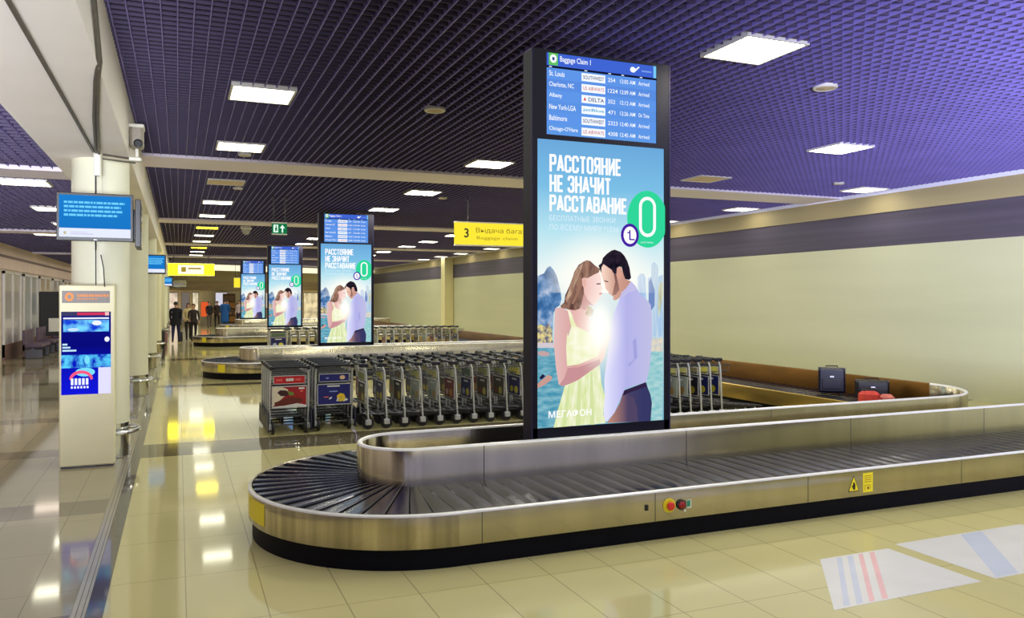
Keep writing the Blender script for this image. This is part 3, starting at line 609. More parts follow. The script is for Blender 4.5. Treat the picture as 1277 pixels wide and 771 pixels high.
def board_mesh():
    q = MB(); x0, x1, z0, z1 = SX(-.577), SX(.582), SZ(3.43), SZ(4.17)
    q.rect(x0, x1, z0, z1, 0, emis_ramp('board_blue', 2, [(SZ(3.43),(92,150,226)), (SZ(4.1),(84,132,218))]))
    q.rect(x0, x1, SZ(4.055), z1, -.0005, E('board_header', (62,98,206))); q.rect(x1-.03, x1, SZ(4.055), z1, -.001, E('board_cyan', (120,196,240)))
    q.rect(x0, x1, SZ(4.035), SZ(4.055), -.001, E('board_line', (16,20,44)))
    q.rect(SX(-.553), SX(-.461), SZ(4.06), z1, -.0015, E('board_green', (94,190,90))); W = E('board_white', (240,246,255)); q.disc(SX(-.507), SZ(4.12), .034, .038, -.002, W)
    q.rect(SX(-.518), SX(-.496), SZ(4.105), SZ(4.133), -.0025, E('board_navy', (46,70,140)))
    q.text('Baggage Claim 1', SX(-.44), SX(-.125), SZ(4.085), SZ(4.15), -.0015, W, .01)
    q.disc(SX(.325), SZ(4.11), .03, .026, -.0015, W); q.sheet([(SX(.32),SZ(4.09)),(SX(.34),SZ(4.085)),(SX(.40),SZ(4.14)),(SX(.385),SZ(4.145))], -.002, W)
    q.rect(SX(.42), SX(.53), SZ(4.10), SZ(4.115), -.0015, E('board_pale', (120,152,228)))
    rows = [('St. Louis','SOUTHWEST','254','12:05 AM','Arrived'), ('Charlotte, NC','US AIRWAYS','1224','12:09 AM','Arrived'), ('Albany','DELTA','352','12:12 AM','Arrived'),
            ('New York-LGA','jetBlue','471','12:26 AM','On Time'), ('Baltimore','SOUTHWEST','2323','12:40 AM','Arrived'), ('Chicago-O\'Hare','US AIRWAYS','4308','12:45 AM','Arrived')]
    inks = [E('board_ink', (70,66,110)), E('board_ink_red', (206,110,96)), E('board_ink', (70,66,110)), E('board_ink_teal', (60,160,200)), E('board_ink', (70,66,110)), E('board_ink_red', (206,90,80))]
    widths = (.155, .25, .13, .27, .18, .29)
    for k, (a, b, n, t_, s_) in enumerate(rows):
        z = SZ(3.985-.1005*k)
        if k % 2 == 0: q.rect(x0, x1, z-.05, z+.05, -.0005, E('board_row', (92,146,228)))
        q.text(a, SX(-.549), SX(-.549+widths[k]), z-.021, z+.026, -.0015, W, .012)
        q.rect(SX(-.22), SX(.028), z-.036, z+.036, -.001, W)
        q.text(b, SX(-.205 if b != 'DELTA' else -.15), SX(.015), z-.018, z+.018, -.0015, inks[k], .012)
        if b == 'DELTA': q.sheet([(SX(-.20),z-.014),(SX(-.172),z-.014),(SX(-.186),z+.02)], -.0015, E('board_red', (220,60,60)))
        q.text(n, SX(.056), SX(.056+.026*len(n)), z-.017, z+.02, -.0015, W, .008); q.text(t_, SX(.186), SX(.35), z-.017, z+.02, -.0015, W, .008); q.text(s_, SX(.385), SX(.505), z-.017, z+.02, -.0015, W, .008)
    for a in (-.55,-.19,.06,.20,.40): q.rect(SX(a), SX(a+.028), SZ(4.041), SZ(4.049), -.0015, W)
    return q
def make_stand(loc, label):
    t = thing('advertising_stand', label, 'advertising stand', loc, 0, 'tall advertising stands on the carousels')
    x0, x1, z0, z1 = -.712, .722, .30, 4.16
    q = MB(); q.bbox(x0, x1, .012, .20, z0, z1, .008, NAVY)
    # raised frame around both screens
    fx = .035
    q.box(x0, SX(-.668), 0, .02, .70, z1, NAVY); q.box(SX(.668), x1, 0, .02, .70, z1, NAVY)
    q.box(x0, x1, 0, .02, .70, SZ(.78), NAVY); q.box(SX(-.668), SX(.668), 0, .02, SZ(3.385), SZ(3.43), NAVY); q.box(SX(-.668), SX(.668), 0, .02, SZ(4.17), z1, NAVY)
    q.box(SX(-.668), SX(-.577), 0, .02, SZ(3.43), SZ(4.17), NAVY); q.box(SX(.582), SX(.668), 0, .02, SZ(3.43), SZ(4.17), NAVY)
    q.box(x0-.002, x0+.008, -.003, .012, .70, z1, NAVY2); q.box(x1-.012, x1+.002, -.003, .012, .70, z1, NAVY2)
    q.build('cabinet', t)
    p = poster_mesh().build('poster', t, 'backlit poster of a couple with large white headline'); p.location = (0, .009, 0)
    p = board_mesh().build('arrivals_screen', t, 'blue flight arrivals screen'); p.location = (0, .009, 0)
    return t
s1 = make_stand((3.585, 6.45, .0), 'largest navy advertising stand, nearest, on the foreground carousel')
for o_, l in (((4.05,21.0,0),'second nearest navy advertising stand, behind the trolleys'), ((4.17,35.05,0),'third nearest advertising stand, second from the left'), ((4.06,49.45,0),'smallest, farthest advertising stand, leftmost of the four')):
    dup(s1, o_, 0, l)
# ------------------------------------------------------------------ luggage trolleys
CART = mat('trolley_steel', (74,74,80), .35, 0.8, .06, 12)
CARTL = mat('trolley_light_steel', (206,208,212), .35, 0.5, .05, 12)
HANDLE = mat('trolley_handle', (16,18,36), .4, 0, .15, 30)
WHEEL = mat('trolley_wheel', (14,14,22), .5, 0, .2, 30)
FENDER = mat('trolley_fender', (30,32,58), .45, 0, .15, 20)
BACKP = mat('panel_backing', (60,60,64), .5, .3, .05, 12)
def panel_art(kind):
    """one printed panel pair facing -x at the handle side; drawn in (y, z)"""
    q = MB(); M = Matrix.Rotation(-PI/2, 4, 'Z')          # local sheet facing -y  ->  facing -x
    def mt(n, c): return mat('trolley_print_'+n, c, .35, 0, .05, 25)
    W = mt('white', (224,224,222))
    xs = -.378
    def R(a0, a1, z0, z1, d, m): q.rect(a0, a1, z0, z1, xs-d, m, M)
    def S(p, d, m): q.sheet(p, xs-d, m, M)
    def Dc(a, z, ra, rz_, d, m): q.disc(a, z, ra, rz_, xs-d, m, 24, M)
    q.box(xs, xs+.008, -.235, .235, .385, .685, BACKP); q.box(xs, xs+.008, -.215, .215, .725, .835, BACKP)
    if kind == 'red':
        r = mt('red', (190,26,34)); R(-.215,.215,.725,.835,.001,r); 
        for a in (-.14,.12): R(a-.04,a+.04,.765,.795,.002,mt('rose',(226,96,90)))
        for k in range(3): Dc(-.03+.035*k,.78,.02,.022,.002,W)
        R(-.235,.235,.385,.685,.001,mt('deep_red',(160,20,36)))
        S([(-.235,.385),(.235,.385),(.235,.41),(.1,.44),(-.02,.42),(-.235,.40)],.002,W); S([(-.235,.40),(-.235,.685),(-.1,.68),(-.02,.64),(-.02,.59),(-.12,.50),(-.2,.43)],.002,mt('plate',(226,214,190)))
        S([(-.2,.41),(-.21,.46),(-.1,.50),(.0,.53),(.12,.52),(.19,.49),(.17,.45),(.05,.43),(-.08,.41)],.003,mt('meat',(104,38,30)))
        S([(-.17,.60),(-.13,.635),(-.05,.63),(.0,.60),(-.03,.55),(-.12,.55)],.003,mt('fruit',(60,24,34))); S([(-.03,.62),(.05,.60),(.07,.56),(.0,.55)],.0035,mt('leaf',(110,130,50)))
        R(.13,.21,.64,.665,.003,W); R(.15,.19,.60,.625,.003,mt('rose',(226,96,90)))
    elif kind == 'blue':
        b = mt('blue', (22,26,110)); R(-.215,.215,.725,.835,.001,b); R(-.235,.235,.385,.685,.001,b); Dc(.12,.78,.04,.03,.002,mt('sand',(226,190,150))); R(-.12,-.08,.765,.785,.002,mt('pale_blue',(140,160,220)))
        R(-.1,.08,.645,.665,.002,W); R(-.07,.05,.57,.585,.002,mt('pale_blue',(140,160,220)))
        for k in range(7): a = 2*PI*k/7; Dc(.1+.035*math.cos(a),.485+.035*math.sin(a),.028,.028,.002+.0002*k,mt('flower',(236,200,50)))
        S([(.03,.43),(.07,.43),(.08,.46),(.05,.48)],.003,W); S([(.13,.42),(.2,.44),(.19,.47),(.14,.46)],.003,W); R(-.15,-.08,.49,.505,.003,mt('rose',(226,96,90))); S([(-.08,.46),(-.04,.47),(-.03,.5),(-.06,.49)],.003,W)
    else:
        top, main, spot, dot = {'olive':((150,150,90),(70,66,60),(206,190,96),(150,60,40)), 'navy':((90,110,90),(28,32,100),(214,206,80),(180,190,220)), 'maroon':((190,190,150),(130,50,56),(210,150,70),(226,200,190)),
                                'pale':((200,196,120),(176,186,180),(196,160,90),(120,150,140)), 'dark':((120,110,80),(34,30,44),(190,170,50),(120,70,40)), 'yellow':((214,204,90),(30,36,104),(224,210,60),(224,210,60))}[kind]
        R(-.215,.215,.725,.835,.001,mt(kind+'_top',top)); R(-.235,.235,.385,.685,.001,mt(kind+'_main',main)); Dc(.08,.47,.075,.06,.002,mt(kind+'_spot',spot)); Dc(-.11,.47,.06,.05,.002,mt(kind+'_dot',dot)); R(-.1,.1,.62,.65,.002,W)
    # light rim round the prints
    for z0, z1, a in ((.378,.39,.245),(.68,.693,.245)): q.box(xs-.004, xs+.008, -a, a, z0, z1, CARTL)
    for a in (-.245,.235): q.box(xs-.004, xs+.008, a, a+.01, .38, .69, CARTL)
    for z0, z1 in ((.72,.728),(.832,.842)): q.box(xs-.004, xs+.008, -.222, .222, z0, z1, CARTL)
    for a in (-.222,.214): q.box(xs-.004, xs+.008, a, a+.008, .72, .84, CARTL)
    return q
def make_cart(name, kind, label):
    t = thing('luggage_trolley', label, 'luggage trolley', (0,0,0), 0)
    q = MB()
    for s in (-1, 1):
        q.tube([(-.33,s*.268,.115),(-.345,s*.268,.35),(-.36,s*.268,.7),(-.372,s*.266,.86),(-.40,s*.262,.935)], .0145, CARTL, 8)
        q.tube([(-.33,s*.262,.24),(.1,s*.215,.19),(.52,s*.165,.145),(.60,s*.12,.14)], .0115, CART, 6)
        q.bbox(-.375,-.29,s*.268-.028,s*.268+.028,.07,.15,.008,CARTL)
    for z in (.36,.705,.85): q.tube([(-.352,-.268,z),(-.352,.268,z)], .009, CART, 6)
    q.tube([(.60,-.12,.14),(.615,0,.14),(.60,.12,.14)], .0115, CART, 6)
    q.tube([(-.33,-.268,.13),(-.33,.268,.13)], .012, CART, 6)
    q.build('frame', t)
    q = MB()
    for k in range(6):
        x = -.24+.14*k; w = .25-.115*(x+.33)/.9; q.box(x-.02, x+.02, -w, w, .236-.1*(x+.33)/.9, .246-.1*(x+.33)/.9, CART)
    for y in (-.09,0,.09): q.tube([(-.30,y,.238),(.58,y*.7,.146)], .006, CART, 5)
    q.build('platform', t)
    q = MB()
    q.tube([(-.40,-.262,.935),(-.425,-.24,.955),(-.435,-.18,.965),(-.435,.18,.965),(-.425,.24,.955),(-.40,.262,.935)], .019, HANDLE, 8)
    for s in (-1, 1): q.bbox(-.47,-.33,s*.262-.024,s*.262+.024,.925,.985,.012,HANDLE)
    q.build('handle', t, 'dark push handle')
    q = MB()
    for z, x, w in ((.86,-.12,.22),(.76,-.16,.215)):
        q.tube([(-.35,-.25,z),(x,-w,z),(x,w,z),(-.35,.25,z)], .006, CART, 5)
    for k in range(5):
        y = -.2+.1*k; q.tube([(-.13,y,.86),(-.17,y,.76),(-.345,y*1.1,.73)], .004, CART, 5)
    q.build('basket', t)
    panel_art(kind).build('advertising_panel', t)
    for s in (-1, 1):
        q = MB(); q.lathe([(.045,-.018),(.085,-.018),(.09,-.008),(.09,.008),(.085,.018),(.045,.018)], WHEEL, 20, (-.33,s*.225,.09), 'y'); q.lathe([(.045,-.012),(.0001,-.016)], CARTL, 12, (-.33,s*.225,.09), 'y'); q.lathe([(.045,.012),(.0001,.016)], CARTL, 12, (-.33,s*.225,.09), 'y')
        q.build('rear_wheel', t)
        q = MB(); q.sheet([(-.46,.05),(-.25,.05),(-.22,.14),(-.28,.30),(-.36,.34),(-.43,.32),(-.46,.2)], s*.300-.006, FENDER); q.sheet([(-.46,.05),(-.46,.2),(-.43,.32),(-.36,.34),(-.28,.30),(-.22,.14),(-.25,.05)], s*.300+.006, FENDER)
        pts = [(-.46,.05),(-.25,.05),(-.22,.14),(-.28,.30),(-.36,.34),(-.43,.32),(-.46,.2)]
        for i in range(7):
            a, b = pts[i], pts[(i+1) % 7]; q.add([(a[0],s*.300-.006,a[1]),(b[0],s*.300-.006,b[1]),(b[0],s*.300+.006,b[1]),(a[0],s*.300+.006,a[1])], [(3,2,1,0)], FENDER)
        if name != 'row': q.build('wheel_guard', t, 'dark wheel guard')
    q = MB(); q.lathe([(.03,-.014),(.058,-.014),(.06,0),(.058,.014),(.03,.014)], WHEEL, 16, (.53,0,.06), 'y'); q.box(.515,.545,-.024,-.018,.05,.14,CARTL); q.box(.515,.545,.018,.024,.05,.14,CARTL); q.box(.51,.55,-.024,.024,.128,.142,CARTL)
    q.build('front_caster', t)
    return t
def place(proto, used, loc, rz, label, group):
    if proto.name not in used:
        used.add(proto.name); proto.location = loc; proto.rotation_euler = (0,0,rz); return tag(proto, label, None, group)
    return dup(proto, loc, rz, label, group)
USED = set()
kinds = ['olive','navy','maroon','pale','dark','yellow']
protos = {k: make_cart('row', k, 'trolley') for k in kinds}
red = make_cart('stack', 'red', 'trolley'); blue = make_cart('stack', 'blue', 'trolley')
plain = {k: make_cart('stack', k, 'trolley') for k in ('maroon','navy')}
G1 = 'luggage trolleys nested behind the foreground carousel'
# two stacks facing the camera
for n in range(5):
    l = 'front luggage trolley of the left stack with red food advertisement panels' if n == 0 else f'trolley nested {ORD[n]} behind the front one with red panels, leftmost stack'
    place(red if n == 0 else plain['maroon'], USED, (1.47, 12.22+.28*n, 0), PI/2, l, G1)
for n in range(6):
    l = 'front luggage trolley with navy blue panels and a yellow flower print' if n == 0 else f'luggage trolley nested {ORD[n]} behind the front one with navy blue flower panels'
    place(blue if n == 0 else plain['navy'], USED, (2.12, 12.3+.28*n, 0), PI/2, l, G1)
# rows running along the carousel; the nearest row is row 0
for r, rn in enumerate(['nearest row', 'middle row', 'rear row']):
    for n in range(12):
        x = 2.93+.278*n+(.12 if r == 1 else .05 if r == 2 else 0); y = 12.05+.75*r
        u = 638.5+1000*(x*.9233-y*.3841)/(x*.3841+y*.9233)
        l = f'{ORD[n]} luggage trolley from the left in the {rn} left of the big stand' if u < 640 else f'luggage trolley in the {rn} hidden behind the big stand'
        place(protos[kinds[(n*5+r*2+(n//4)) % 6]], USED, (x, y, 0), 0, l, G1)
    for n in range(9 if r == 0 else 8):
        x = 8.46-.2*n-(.1 if r == 1 else .05 if r == 2 else 0); y = 10.95+.75*r
        l = f'{ORD[n]} trolley from right end of the {rn}, right of the big stand'
        if n == 0 and r == 0: l = 'last trolley at right end of nearest row, navy panel with two yellow spots'
        place(protos['yellow' if n == 0 else kinds[(n*5+r*2+(n//4)) % 6]], USED, (x, y, 0), 0, l, G1)
G2 = 'luggage trolleys nested behind the second carousel'
for n in range(3):
    place(plain['navy'], USED, (2.95, 26.9+.28*n, 0), PI/2, 'front trolley with yellow and navy panels in the far stack beyond the second carousel' if n == 0 else f'trolley nested {ORD[n]} behind the front of the far stack past the second carousel', G2)
for n in range(21):
    x = 3.72+.285*n
    place(protos[kinds[(n*5+1) % 6]], USED, (x, 27.0, 0), 0, f'{ORD[n]} trolley from the left in the far row beyond the second carousel', G2)

# ------------------------------------------------------------------ suitcases on the belt
def suitcase(loc, rz, w, d, h, col, label, lying=False):
    t = thing('suitcase', label, 'suitcase', loc, rz, 'bags on the belt')
    m = mat('case_'+label[:12].replace(' ','_'), col, .45, 0, .2, 14); zz = .035
    q = MB(); q.bbox(-w/2,w/2,-d/2,d/2,zz,h,.03,m); q.bbox(-w/2-.004,w/2+.004,-.012,.012,zz-.003,h+.004,.004,BLACKP); q.build('shell', t)
    q = MB(); q.tube([(-.09,0,h-.005),(-.085,0,h+.03),(.085,0,h+.03),(.09,0,h-.005)], .010, BLACKP, 6); q.build('handle', t)
    q = MB(); q.bbox(-w/2+.05,w/2-.05,-d/2-.018,-d/2+.01,zz+.06,h*.6,.008,m); q.box(-.03,.03,-d/2-.022,-d/2-.016,h*.66,h*.72,CARTL); q.build('front_pocket', t)
    for s in (-1, 1):
        q = MB(); q.lathe([(.012,-.012),(.028,-.012),(.028,.012),(.012,.012)], WHEEL, 12, (s*(w/2-.06),d/2-.03,.028), 'y'); q.build('wheel', t)
        q = MB(); q.bbox(s*(w/2-.06)-.02,s*(w/2-.06)+.02,-d/2+.02,-d/2+.06,0,zz+.004,.004,BLACKP); q.build('foot', t)
    return t
suitcase((9.72,9.95,ZB), -.75, .40, .22, .43, (12,10,44), 'dark navy suitcase standing upright on the belt against the brown wall')
suitcase((9.70,9.12,ZB), -.7, .46, .24, .31, (8,7,22), 'low black travel case on the belt right of the navy suitcase')
t = thing('travel_bag', 'red travel bag with pale pocket lying on the belt before the black case', 'bag', (9.42,8.75,ZB), -.6, 'bags on the belt')
REDB = mat('red_bag_cloth', (206,62,52), .7, 0, .2, 12)
q = MB(); q.bbox(-.26,.02,-.10,.10,.0,.19,.04,REDB); q.build('body', t)
q = MB(); q.bbox(.02,.22,-.09,.09,.0,.15,.04,mat('rose_bag_cloth',(220,120,110),.7,0,.2,12)); q.build('end_pocket', t, 'rose coloured end pocket')
q = MB(); q.tube([(-.2,-.02,.18),(-.17,-.02,.235),(-.05,-.02,.235),(-.02,-.02,.18)], .010, BLACKP, 6); q.build('handle', t)

# ------------------------------------------------------------------ columns
def column(y, label, pos):
    t = thing('round_column', label, 'column', (-.88, y, 0), 0, 'round columns along the rail')
    q = MB(); q.lathe([(.32,.42),(.32,ZS-.02)], COLUMN, 48); q.build('shaft', t)
    q = MB(); q.lathe([(.325,0),(.325,.425),(.318,.43)], CHROME, 48); q.build('base_cover', t, 'polished steel base cover')
    q = MB(); n = 40; q.tube([(.43*math.cos(2*PI*k/n), .43*math.sin(2*PI*k/n), .33) for k in range(n)], .026, CHROME, 10, True)
    for k in range(6):
        a = 2*PI*k/6+.3; q.tube([(.31*math.cos(a),.31*math.sin(a),.33),(.42*math.cos(a),.42*math.sin(a),.33)], .014, CHROME, 6)
    q.build('bumper_rail', t, 'steel bumper rail ring')
CYS = [11.05, 17.7, 24.6, 31.5, 38.4, 45.3, 52.2, 59.1]
for k, y in enumerate(CYS):
    column(y, ['round cream column right behind the information kiosk','second round cream column from the front, with steel base','third round column from the front, carrying a small screen','fourth round column along the rail'][k] if k < 4 else f'{ORD[k]} round column along the rail, far back', k)

# ------------------------------------------------------------------ kiosk
t = thing('information_kiosk', 'cream information kiosk with blue display in front of the first column', 'kiosk', (-.97, 10.40, 0))
q = MB(); q.bbox(-.285,.285,0,.20,.02,2.10,.012,CREAM); q.box(-.27,.27,.015,.19,0,.02,DARKGR); q.build('housing', t)
yk = 0
q = MB(); q.rect(-.255,.235,1.895,2.035,yk-.002,mat('kiosk_sign_grey',(140,132,130),.5,0,.06,20))
OR = mat('kiosk_orange', (238,140,50), .5, 0, .05, 20)
q.disc(-.18,1.965,.045,.05,yk-.0035,OR); q.disc(-.18,1.965,.02,.022,yk-.004,mat('kiosk_sign_grey',(140,132,130)));
for a, b, z, h in ((-.10,.225,1.965,.03),(-.10,.10,1.935,.012)): 
    x = a
    while x < b-.02: q.rect(x, x+.022, z, z+h, yk-.0035, OR); x += .03
q.build('header_sign', t, 'grey header sign with orange writing')
q = MB(); a0, a1, z0, z1 = -.262,.245,.845,1.795
q.rect(a0,a1,z0,z1,yk-.003,emis_ramp('kiosk_blue', 2, [(z0,(16,22,214)), (1.1,(14,20,190)), (1.4,(8,10,120)), (z1,(14,16,130))]))
q.rect(a0,a1,1.745,z1,yk-.004,E('kiosk_slate',(60,60,100))); q.rect(-.10,.22,1.755,1.785,yk-.0045,E('kiosk_red',(210,50,90))); q.rect(.185,.225,1.75,1.79,yk-.005,E('kiosk_pink',(250,190,190)))
q.rect(a0+.02,a1-.02,1.71,1.728,yk-.004,E('kiosk_white',(236,240,255)))
q.rect(a0+.02,a1-.02,1.565,1.70,yk-.004,emis_noise('kiosk_clouds',(20,60,214),(120,214,255),7,(1,1,1.4),.38,.6)); q.disc(.10,1.665,.05,.028,yk-.0045,E('kiosk_white',(236,240,255))); q.disc(-.14,1.59,.06,.02,yk-.0045,E('kiosk_mist',(190,226,250)))
q.disc(.205,1.475,.026,.03,yk-.004,E('kiosk_white',(236,240,255)))
for k, w in enumerate((.05,.08,.14)): q.rect(a0+.012,a0+.012+w,1.41-.035*k,1.43-.035*k,yk-.004,E('kiosk_mist',(190,226,250)))
q.rect(a0,a1,1.15,1.30,yk-.004,emis_noise('kiosk_city',(12,24,190),(90,206,250),12,(1,1,.7),.4,.62)); q.disc(.0,1.24,.028,.05,yk-.0045,E('kiosk_ice',(120,220,250)))
q.rect(.115,a1,z0,1.15,yk-.004,E('kiosk_lilac',(222,220,250))); q.disc(-.02,1.10,.10,.05,yk-.0042,E('kiosk_ice',(120,220,250)))
n = 14; arc = [(-.06+.12*math.cos(PI*k/n), 1.02+.10*math.sin(PI*k/n)) for k in range(n+1)]; arc2 = [(-.06+.095*math.cos(PI*k/n), 1.01+.075*math.sin(PI*k/n)) for k in range(n, -1, -1)]
q.sheet(arc+arc2, yk-.005, E('kiosk_pink_arc',(250,90,130))); 
for k in range(5): q.rect(-.165+.038*k,-.165+.038*k+.026,.955,1.03,yk-.0052,E('kiosk_white',(236,240,255)))
for k in range(6): q.rect(-.165+.032*k,-.165+.032*k+.02,.915,.94,yk-.0052,E('kiosk_white',(236,240,255)))
q.build('display', t, 'tall blue display')

# ------------------------------------------------------------------ hanging screens
def tv(loc, rz, w, h, label, lit=True):
    t = thing('hanging_screen', label, 'screen', loc, rz, 'hanging information screens')
    q = MB(); q.bbox(-w/2,w/2,0,.06,0,h,.006,BLACKP); q.bbox(-w*.3,w*.3,.055,.12,h*.15,h*.8,.01,BLACKP); q.build('casing', t)
    b = .028
    q = MB()
    if lit:
        q.rect(-w/2+b,w/2-b,b+.012,h-b,-.002,emis_ramp('screen_blue',2,[(0,(24,112,190)),(.5,(28,124,204))]))
        q.rect(-w/2+b,w/2-b,b+.012,h*.26,-.003,E('screen_white',(226,232,252))); q.disc(-w/2+.085,h*.16,.014,.018,-.004,E('screen_gold',(196,190,150)))
        q.rect(-w/2+.14,-w/2+.36,h*.13,h*.15,-.004,E('screen_faint',(206,200,230))); q.rect(-w/2+.14,-w/2+.30,h*.17,h*.185,-.004,E('screen_faint',(206,200,230)))
        rr = random.Random(3)
        for k, l in enumerate((.60,.56,.58,.53)):
            x = -w/2+.075; z = h*(.80-.088*k); e = x+l*w/.76
            while x < e:
                d = rr.uniform(.02,.07); q.rect(x, min(x+d, e), z-.013, z+.011, -.003, E('screen_text',(110,206,250))); x += d+.008
    else: q.rect(-w/2+b,w/2-b,b,h-b,-.002,mat('dark_screen',(14,14,22),.1,0,.1,9))
    q.build('display', t); 
    q = MB(); q.box(-.015,.015,-.003,0,.008,.016,CARTL); q.build('badge', t)
    return t
tv((-.852, 10.0, 2.585), 0, .765, .53, 'large wall screen with blue notice hung before the first column')
tv((-.40, 10.35, 2.53), math.radians(91), .70, .54, 'black screen seen edge-on at the right of the blue notice screen', False)
tv((-.62, 23.6, 2.60), math.radians(8), .62, .52, 'small blue screen mounted on the third column')
tv((-.50, 44.6, 2.55), math.radians(8), .44, .48, 'tiny blue screen far back on the columns')
t = tv((.02, 49.0, 2.55), 0, .86, .46, 'dark hanging display above the walking couple', False)
q = MB(); q.rect(-.3,.3,.18,.24,-.004,E('led_faint',(110,100,120))); q.build('led_line', t)
for s in (-.35,.35):
    q = MB(); q.tube([(s,.05,.46),(s,.05,1.72)],.012,DARKGR,6); q.build('hanger_rod', t)
# hanger and cables
t = thing('screen_hanger', 'grey bracket and cables holding the blue notice screen', 'bracket', (-.845,10.32,0))
q = MB(); q.tube([(-.03,0,2.5),(-.03,0,3.64)],.010,DARKGR,6); q.tube([(.02,0,2.6),(.02,0,3.64)],.008,COLUMN,6); q.build('hanger_rod', t)
q = MB(); q.bbox(-.05,.02,-.04,.04,3.35,3.63,.008,WHITEP); q.build('junction_box', t)
q = MB(); q.box(-.2,.2,-.21,.30,2.78,2.82,BLACKP); q.box(-.05,.05,-.20,-.1,2.7,3.0,BLACKP); q.build('bracket_arm', t)
q = MB(); q.tube([(-.03,.0,2.6),(-.03,.02,2.1)],.006,DARKGR,5); q.tube([(.02,.02,2.45),(.05,.0,2.3),(.06,.02,2.08)],.006,DARKGR,5); q.build('hanging_cable', t)
COND = mat('conduit_grey', (92,86,78), .5, .2, .1, 12)
def pipe(pts, r, label):
    q = MB(); q.tube(pts, r, COND, 8); return tag(q.build('cable_conduit'), label, 'conduit', 'conduits on the soffit')
pipe([(-.835,10.25,3.6),(-.69,8.3,3.61),(-.56,6.8,3.61),(-.522,6.5,3.66),(-.518,6.0,3.95)],.016,'grey conduit running to the notice screen, nearest the ceiling lattice')
pipe([(-.868,10.25,3.605),(-.72,8.3,3.61),(-.59,6.9,3.61),(-.522,6.35,3.65),(-.518,5.9,3.92)],.013,'thinner conduit beside the one nearest the lattice')
pipe([(-.89,10.2,3.61),(-.88,8.3,3.61),(-.876,4.5,3.61)],.016,'dark conduit running slanting across the left of the soffit')
pipe([(-.80,10.3,3.60),(-.62,10.42,3.60),(-.47,10.5,3.60)],.012,'short conduit going right to the surveillance camera')
pipe([(-.80,10.3,3.55),(-.62,10.4,3.55),(-.47,10.47,3.55)],.010,'lower short conduit going right to the surveillance camera')
t = thing('surveillance_camera', 'grey surveillance camera on the edge of the soffit', 'camera', (-.455,10.5,0))
q = MB(); q.bbox(-.075,.075,-.14,.14,3.72,3.98,.03,mat('camera_grey',(150,142,128),.45,0,.1,20)); q.bbox(-.085,.085,-.17,.15,3.95,3.99,.01,WHITEP); q.build('camera_housing', t)
q = MB(); q.lathe([(.05,0),(.05,-.05),(.035,-.055)],BLACKP,16,(0.02,-.13,3.76),'y'); q.build('lens', t)
q = MB(); q.tube([(-.08,0,3.85),(-.03,0,3.85)],.03,WHITEP,10); q.build('wall_plate', t)
q = MB(); q.tube([(-.09,0,3.6),(0,0,3.62),(0,0,3.74)],.02,WHITEP,8); q.bbox(-.09,.05,-.05,.05,3.57,3.62,.01,WHITEP); q.build('mount', t)

# ------------------------------------------------------------------ overhead signs
def hang_sign(name, loc, w, h, m, label, hz, depth=.12):
    t = thing(name, label, 'sign', loc)
    q = MB(); q.bbox(0,w,0,depth,0,h,.008,m); q.box(-.006,w+.006,-.004,depth+.004,h-.012,h+.012,FRAMEW); q.box(-.006,w+.006,-.004,depth+.004,-.012,.012,FRAMEW); q.build('sign_box', t)
    for s in (.12*w,.88*w):
        q = MB(); q.tube([(s,depth/2,h),(s,depth/2,hz-loc[2])],.012,DARKGR,6); q.build('hanger_rod', t)
    return t
YL = emis('yellow_sign_light', (250,228,56), 1.0)
t = hang_sign('hall_sign', (5.71,17.0,3.14), 2.6, .52, YL, 'yellow hall sign with number 3 partly behind the big stand', ZC)
INK2 = mat('sign_ink', (70,64,30), .5, 0, .1, 9); INK3 = mat('sign_ink_pale', (190,166,30), .5, 0, .1, 9)
q = MB(); q.text('3', .20,.31,.17,.38,-.006,INK2,.02); q.build('number', t)
q = MB(); q.text('Выдача багажа', .48,1.86,.27,.40,-.006,mat('sign_ink_mid',(150,130,30),.5,0,.1,9)); q.text('Baggage claim', .50,1.5,.12,.21,-.006,INK3); q.build('lettering', t)
t = hang_sign('hall_sign', (-.36,32.6,2.80), 1.62, .46, emis('yellow_sign_bright',(255,232,16),7.0), 'bright yellow hanging sign over the aisle with white glare', ZC)
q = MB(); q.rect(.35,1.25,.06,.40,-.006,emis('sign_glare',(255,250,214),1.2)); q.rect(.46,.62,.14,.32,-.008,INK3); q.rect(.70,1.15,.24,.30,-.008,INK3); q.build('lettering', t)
t = hang_sign('hall_sign', (3.15,52.0,2.6), .62, .60, YL, 'small yellow sign left of the farthest advertising stand', ZC)
t = hang_sign('exit_sign', (1.9,18.3,3.36), .32, .25, emis('exit_green',(20,120,70),.9), 'green exit sign with white figure and arrow hanging from the lattice', ZC, .06)
XW_ = emis('exit_white',(226,255,236),1.0)
q = MB(); q.rect(.03,.13,.04,.21,-.006,XW_); q.disc(.085,.175,.016,.016,-.007,emis('exit_green',(20,120,70),.9),16); q.sheet([(.07,.06),(.085,.06),(.095,.10),(.11,.07),(.12,.075),(.105,.12),(.115,.15),(.075,.155),(.06,.12)],-.007,emis('exit_green',(20,120,70),.9))
q.rect(.205,.235,.04,.15,-.006,XW_); q.sheet([(.165,.135),(.275,.135),(.22,.21)],-.006,XW_); q.build('pictogram', t)

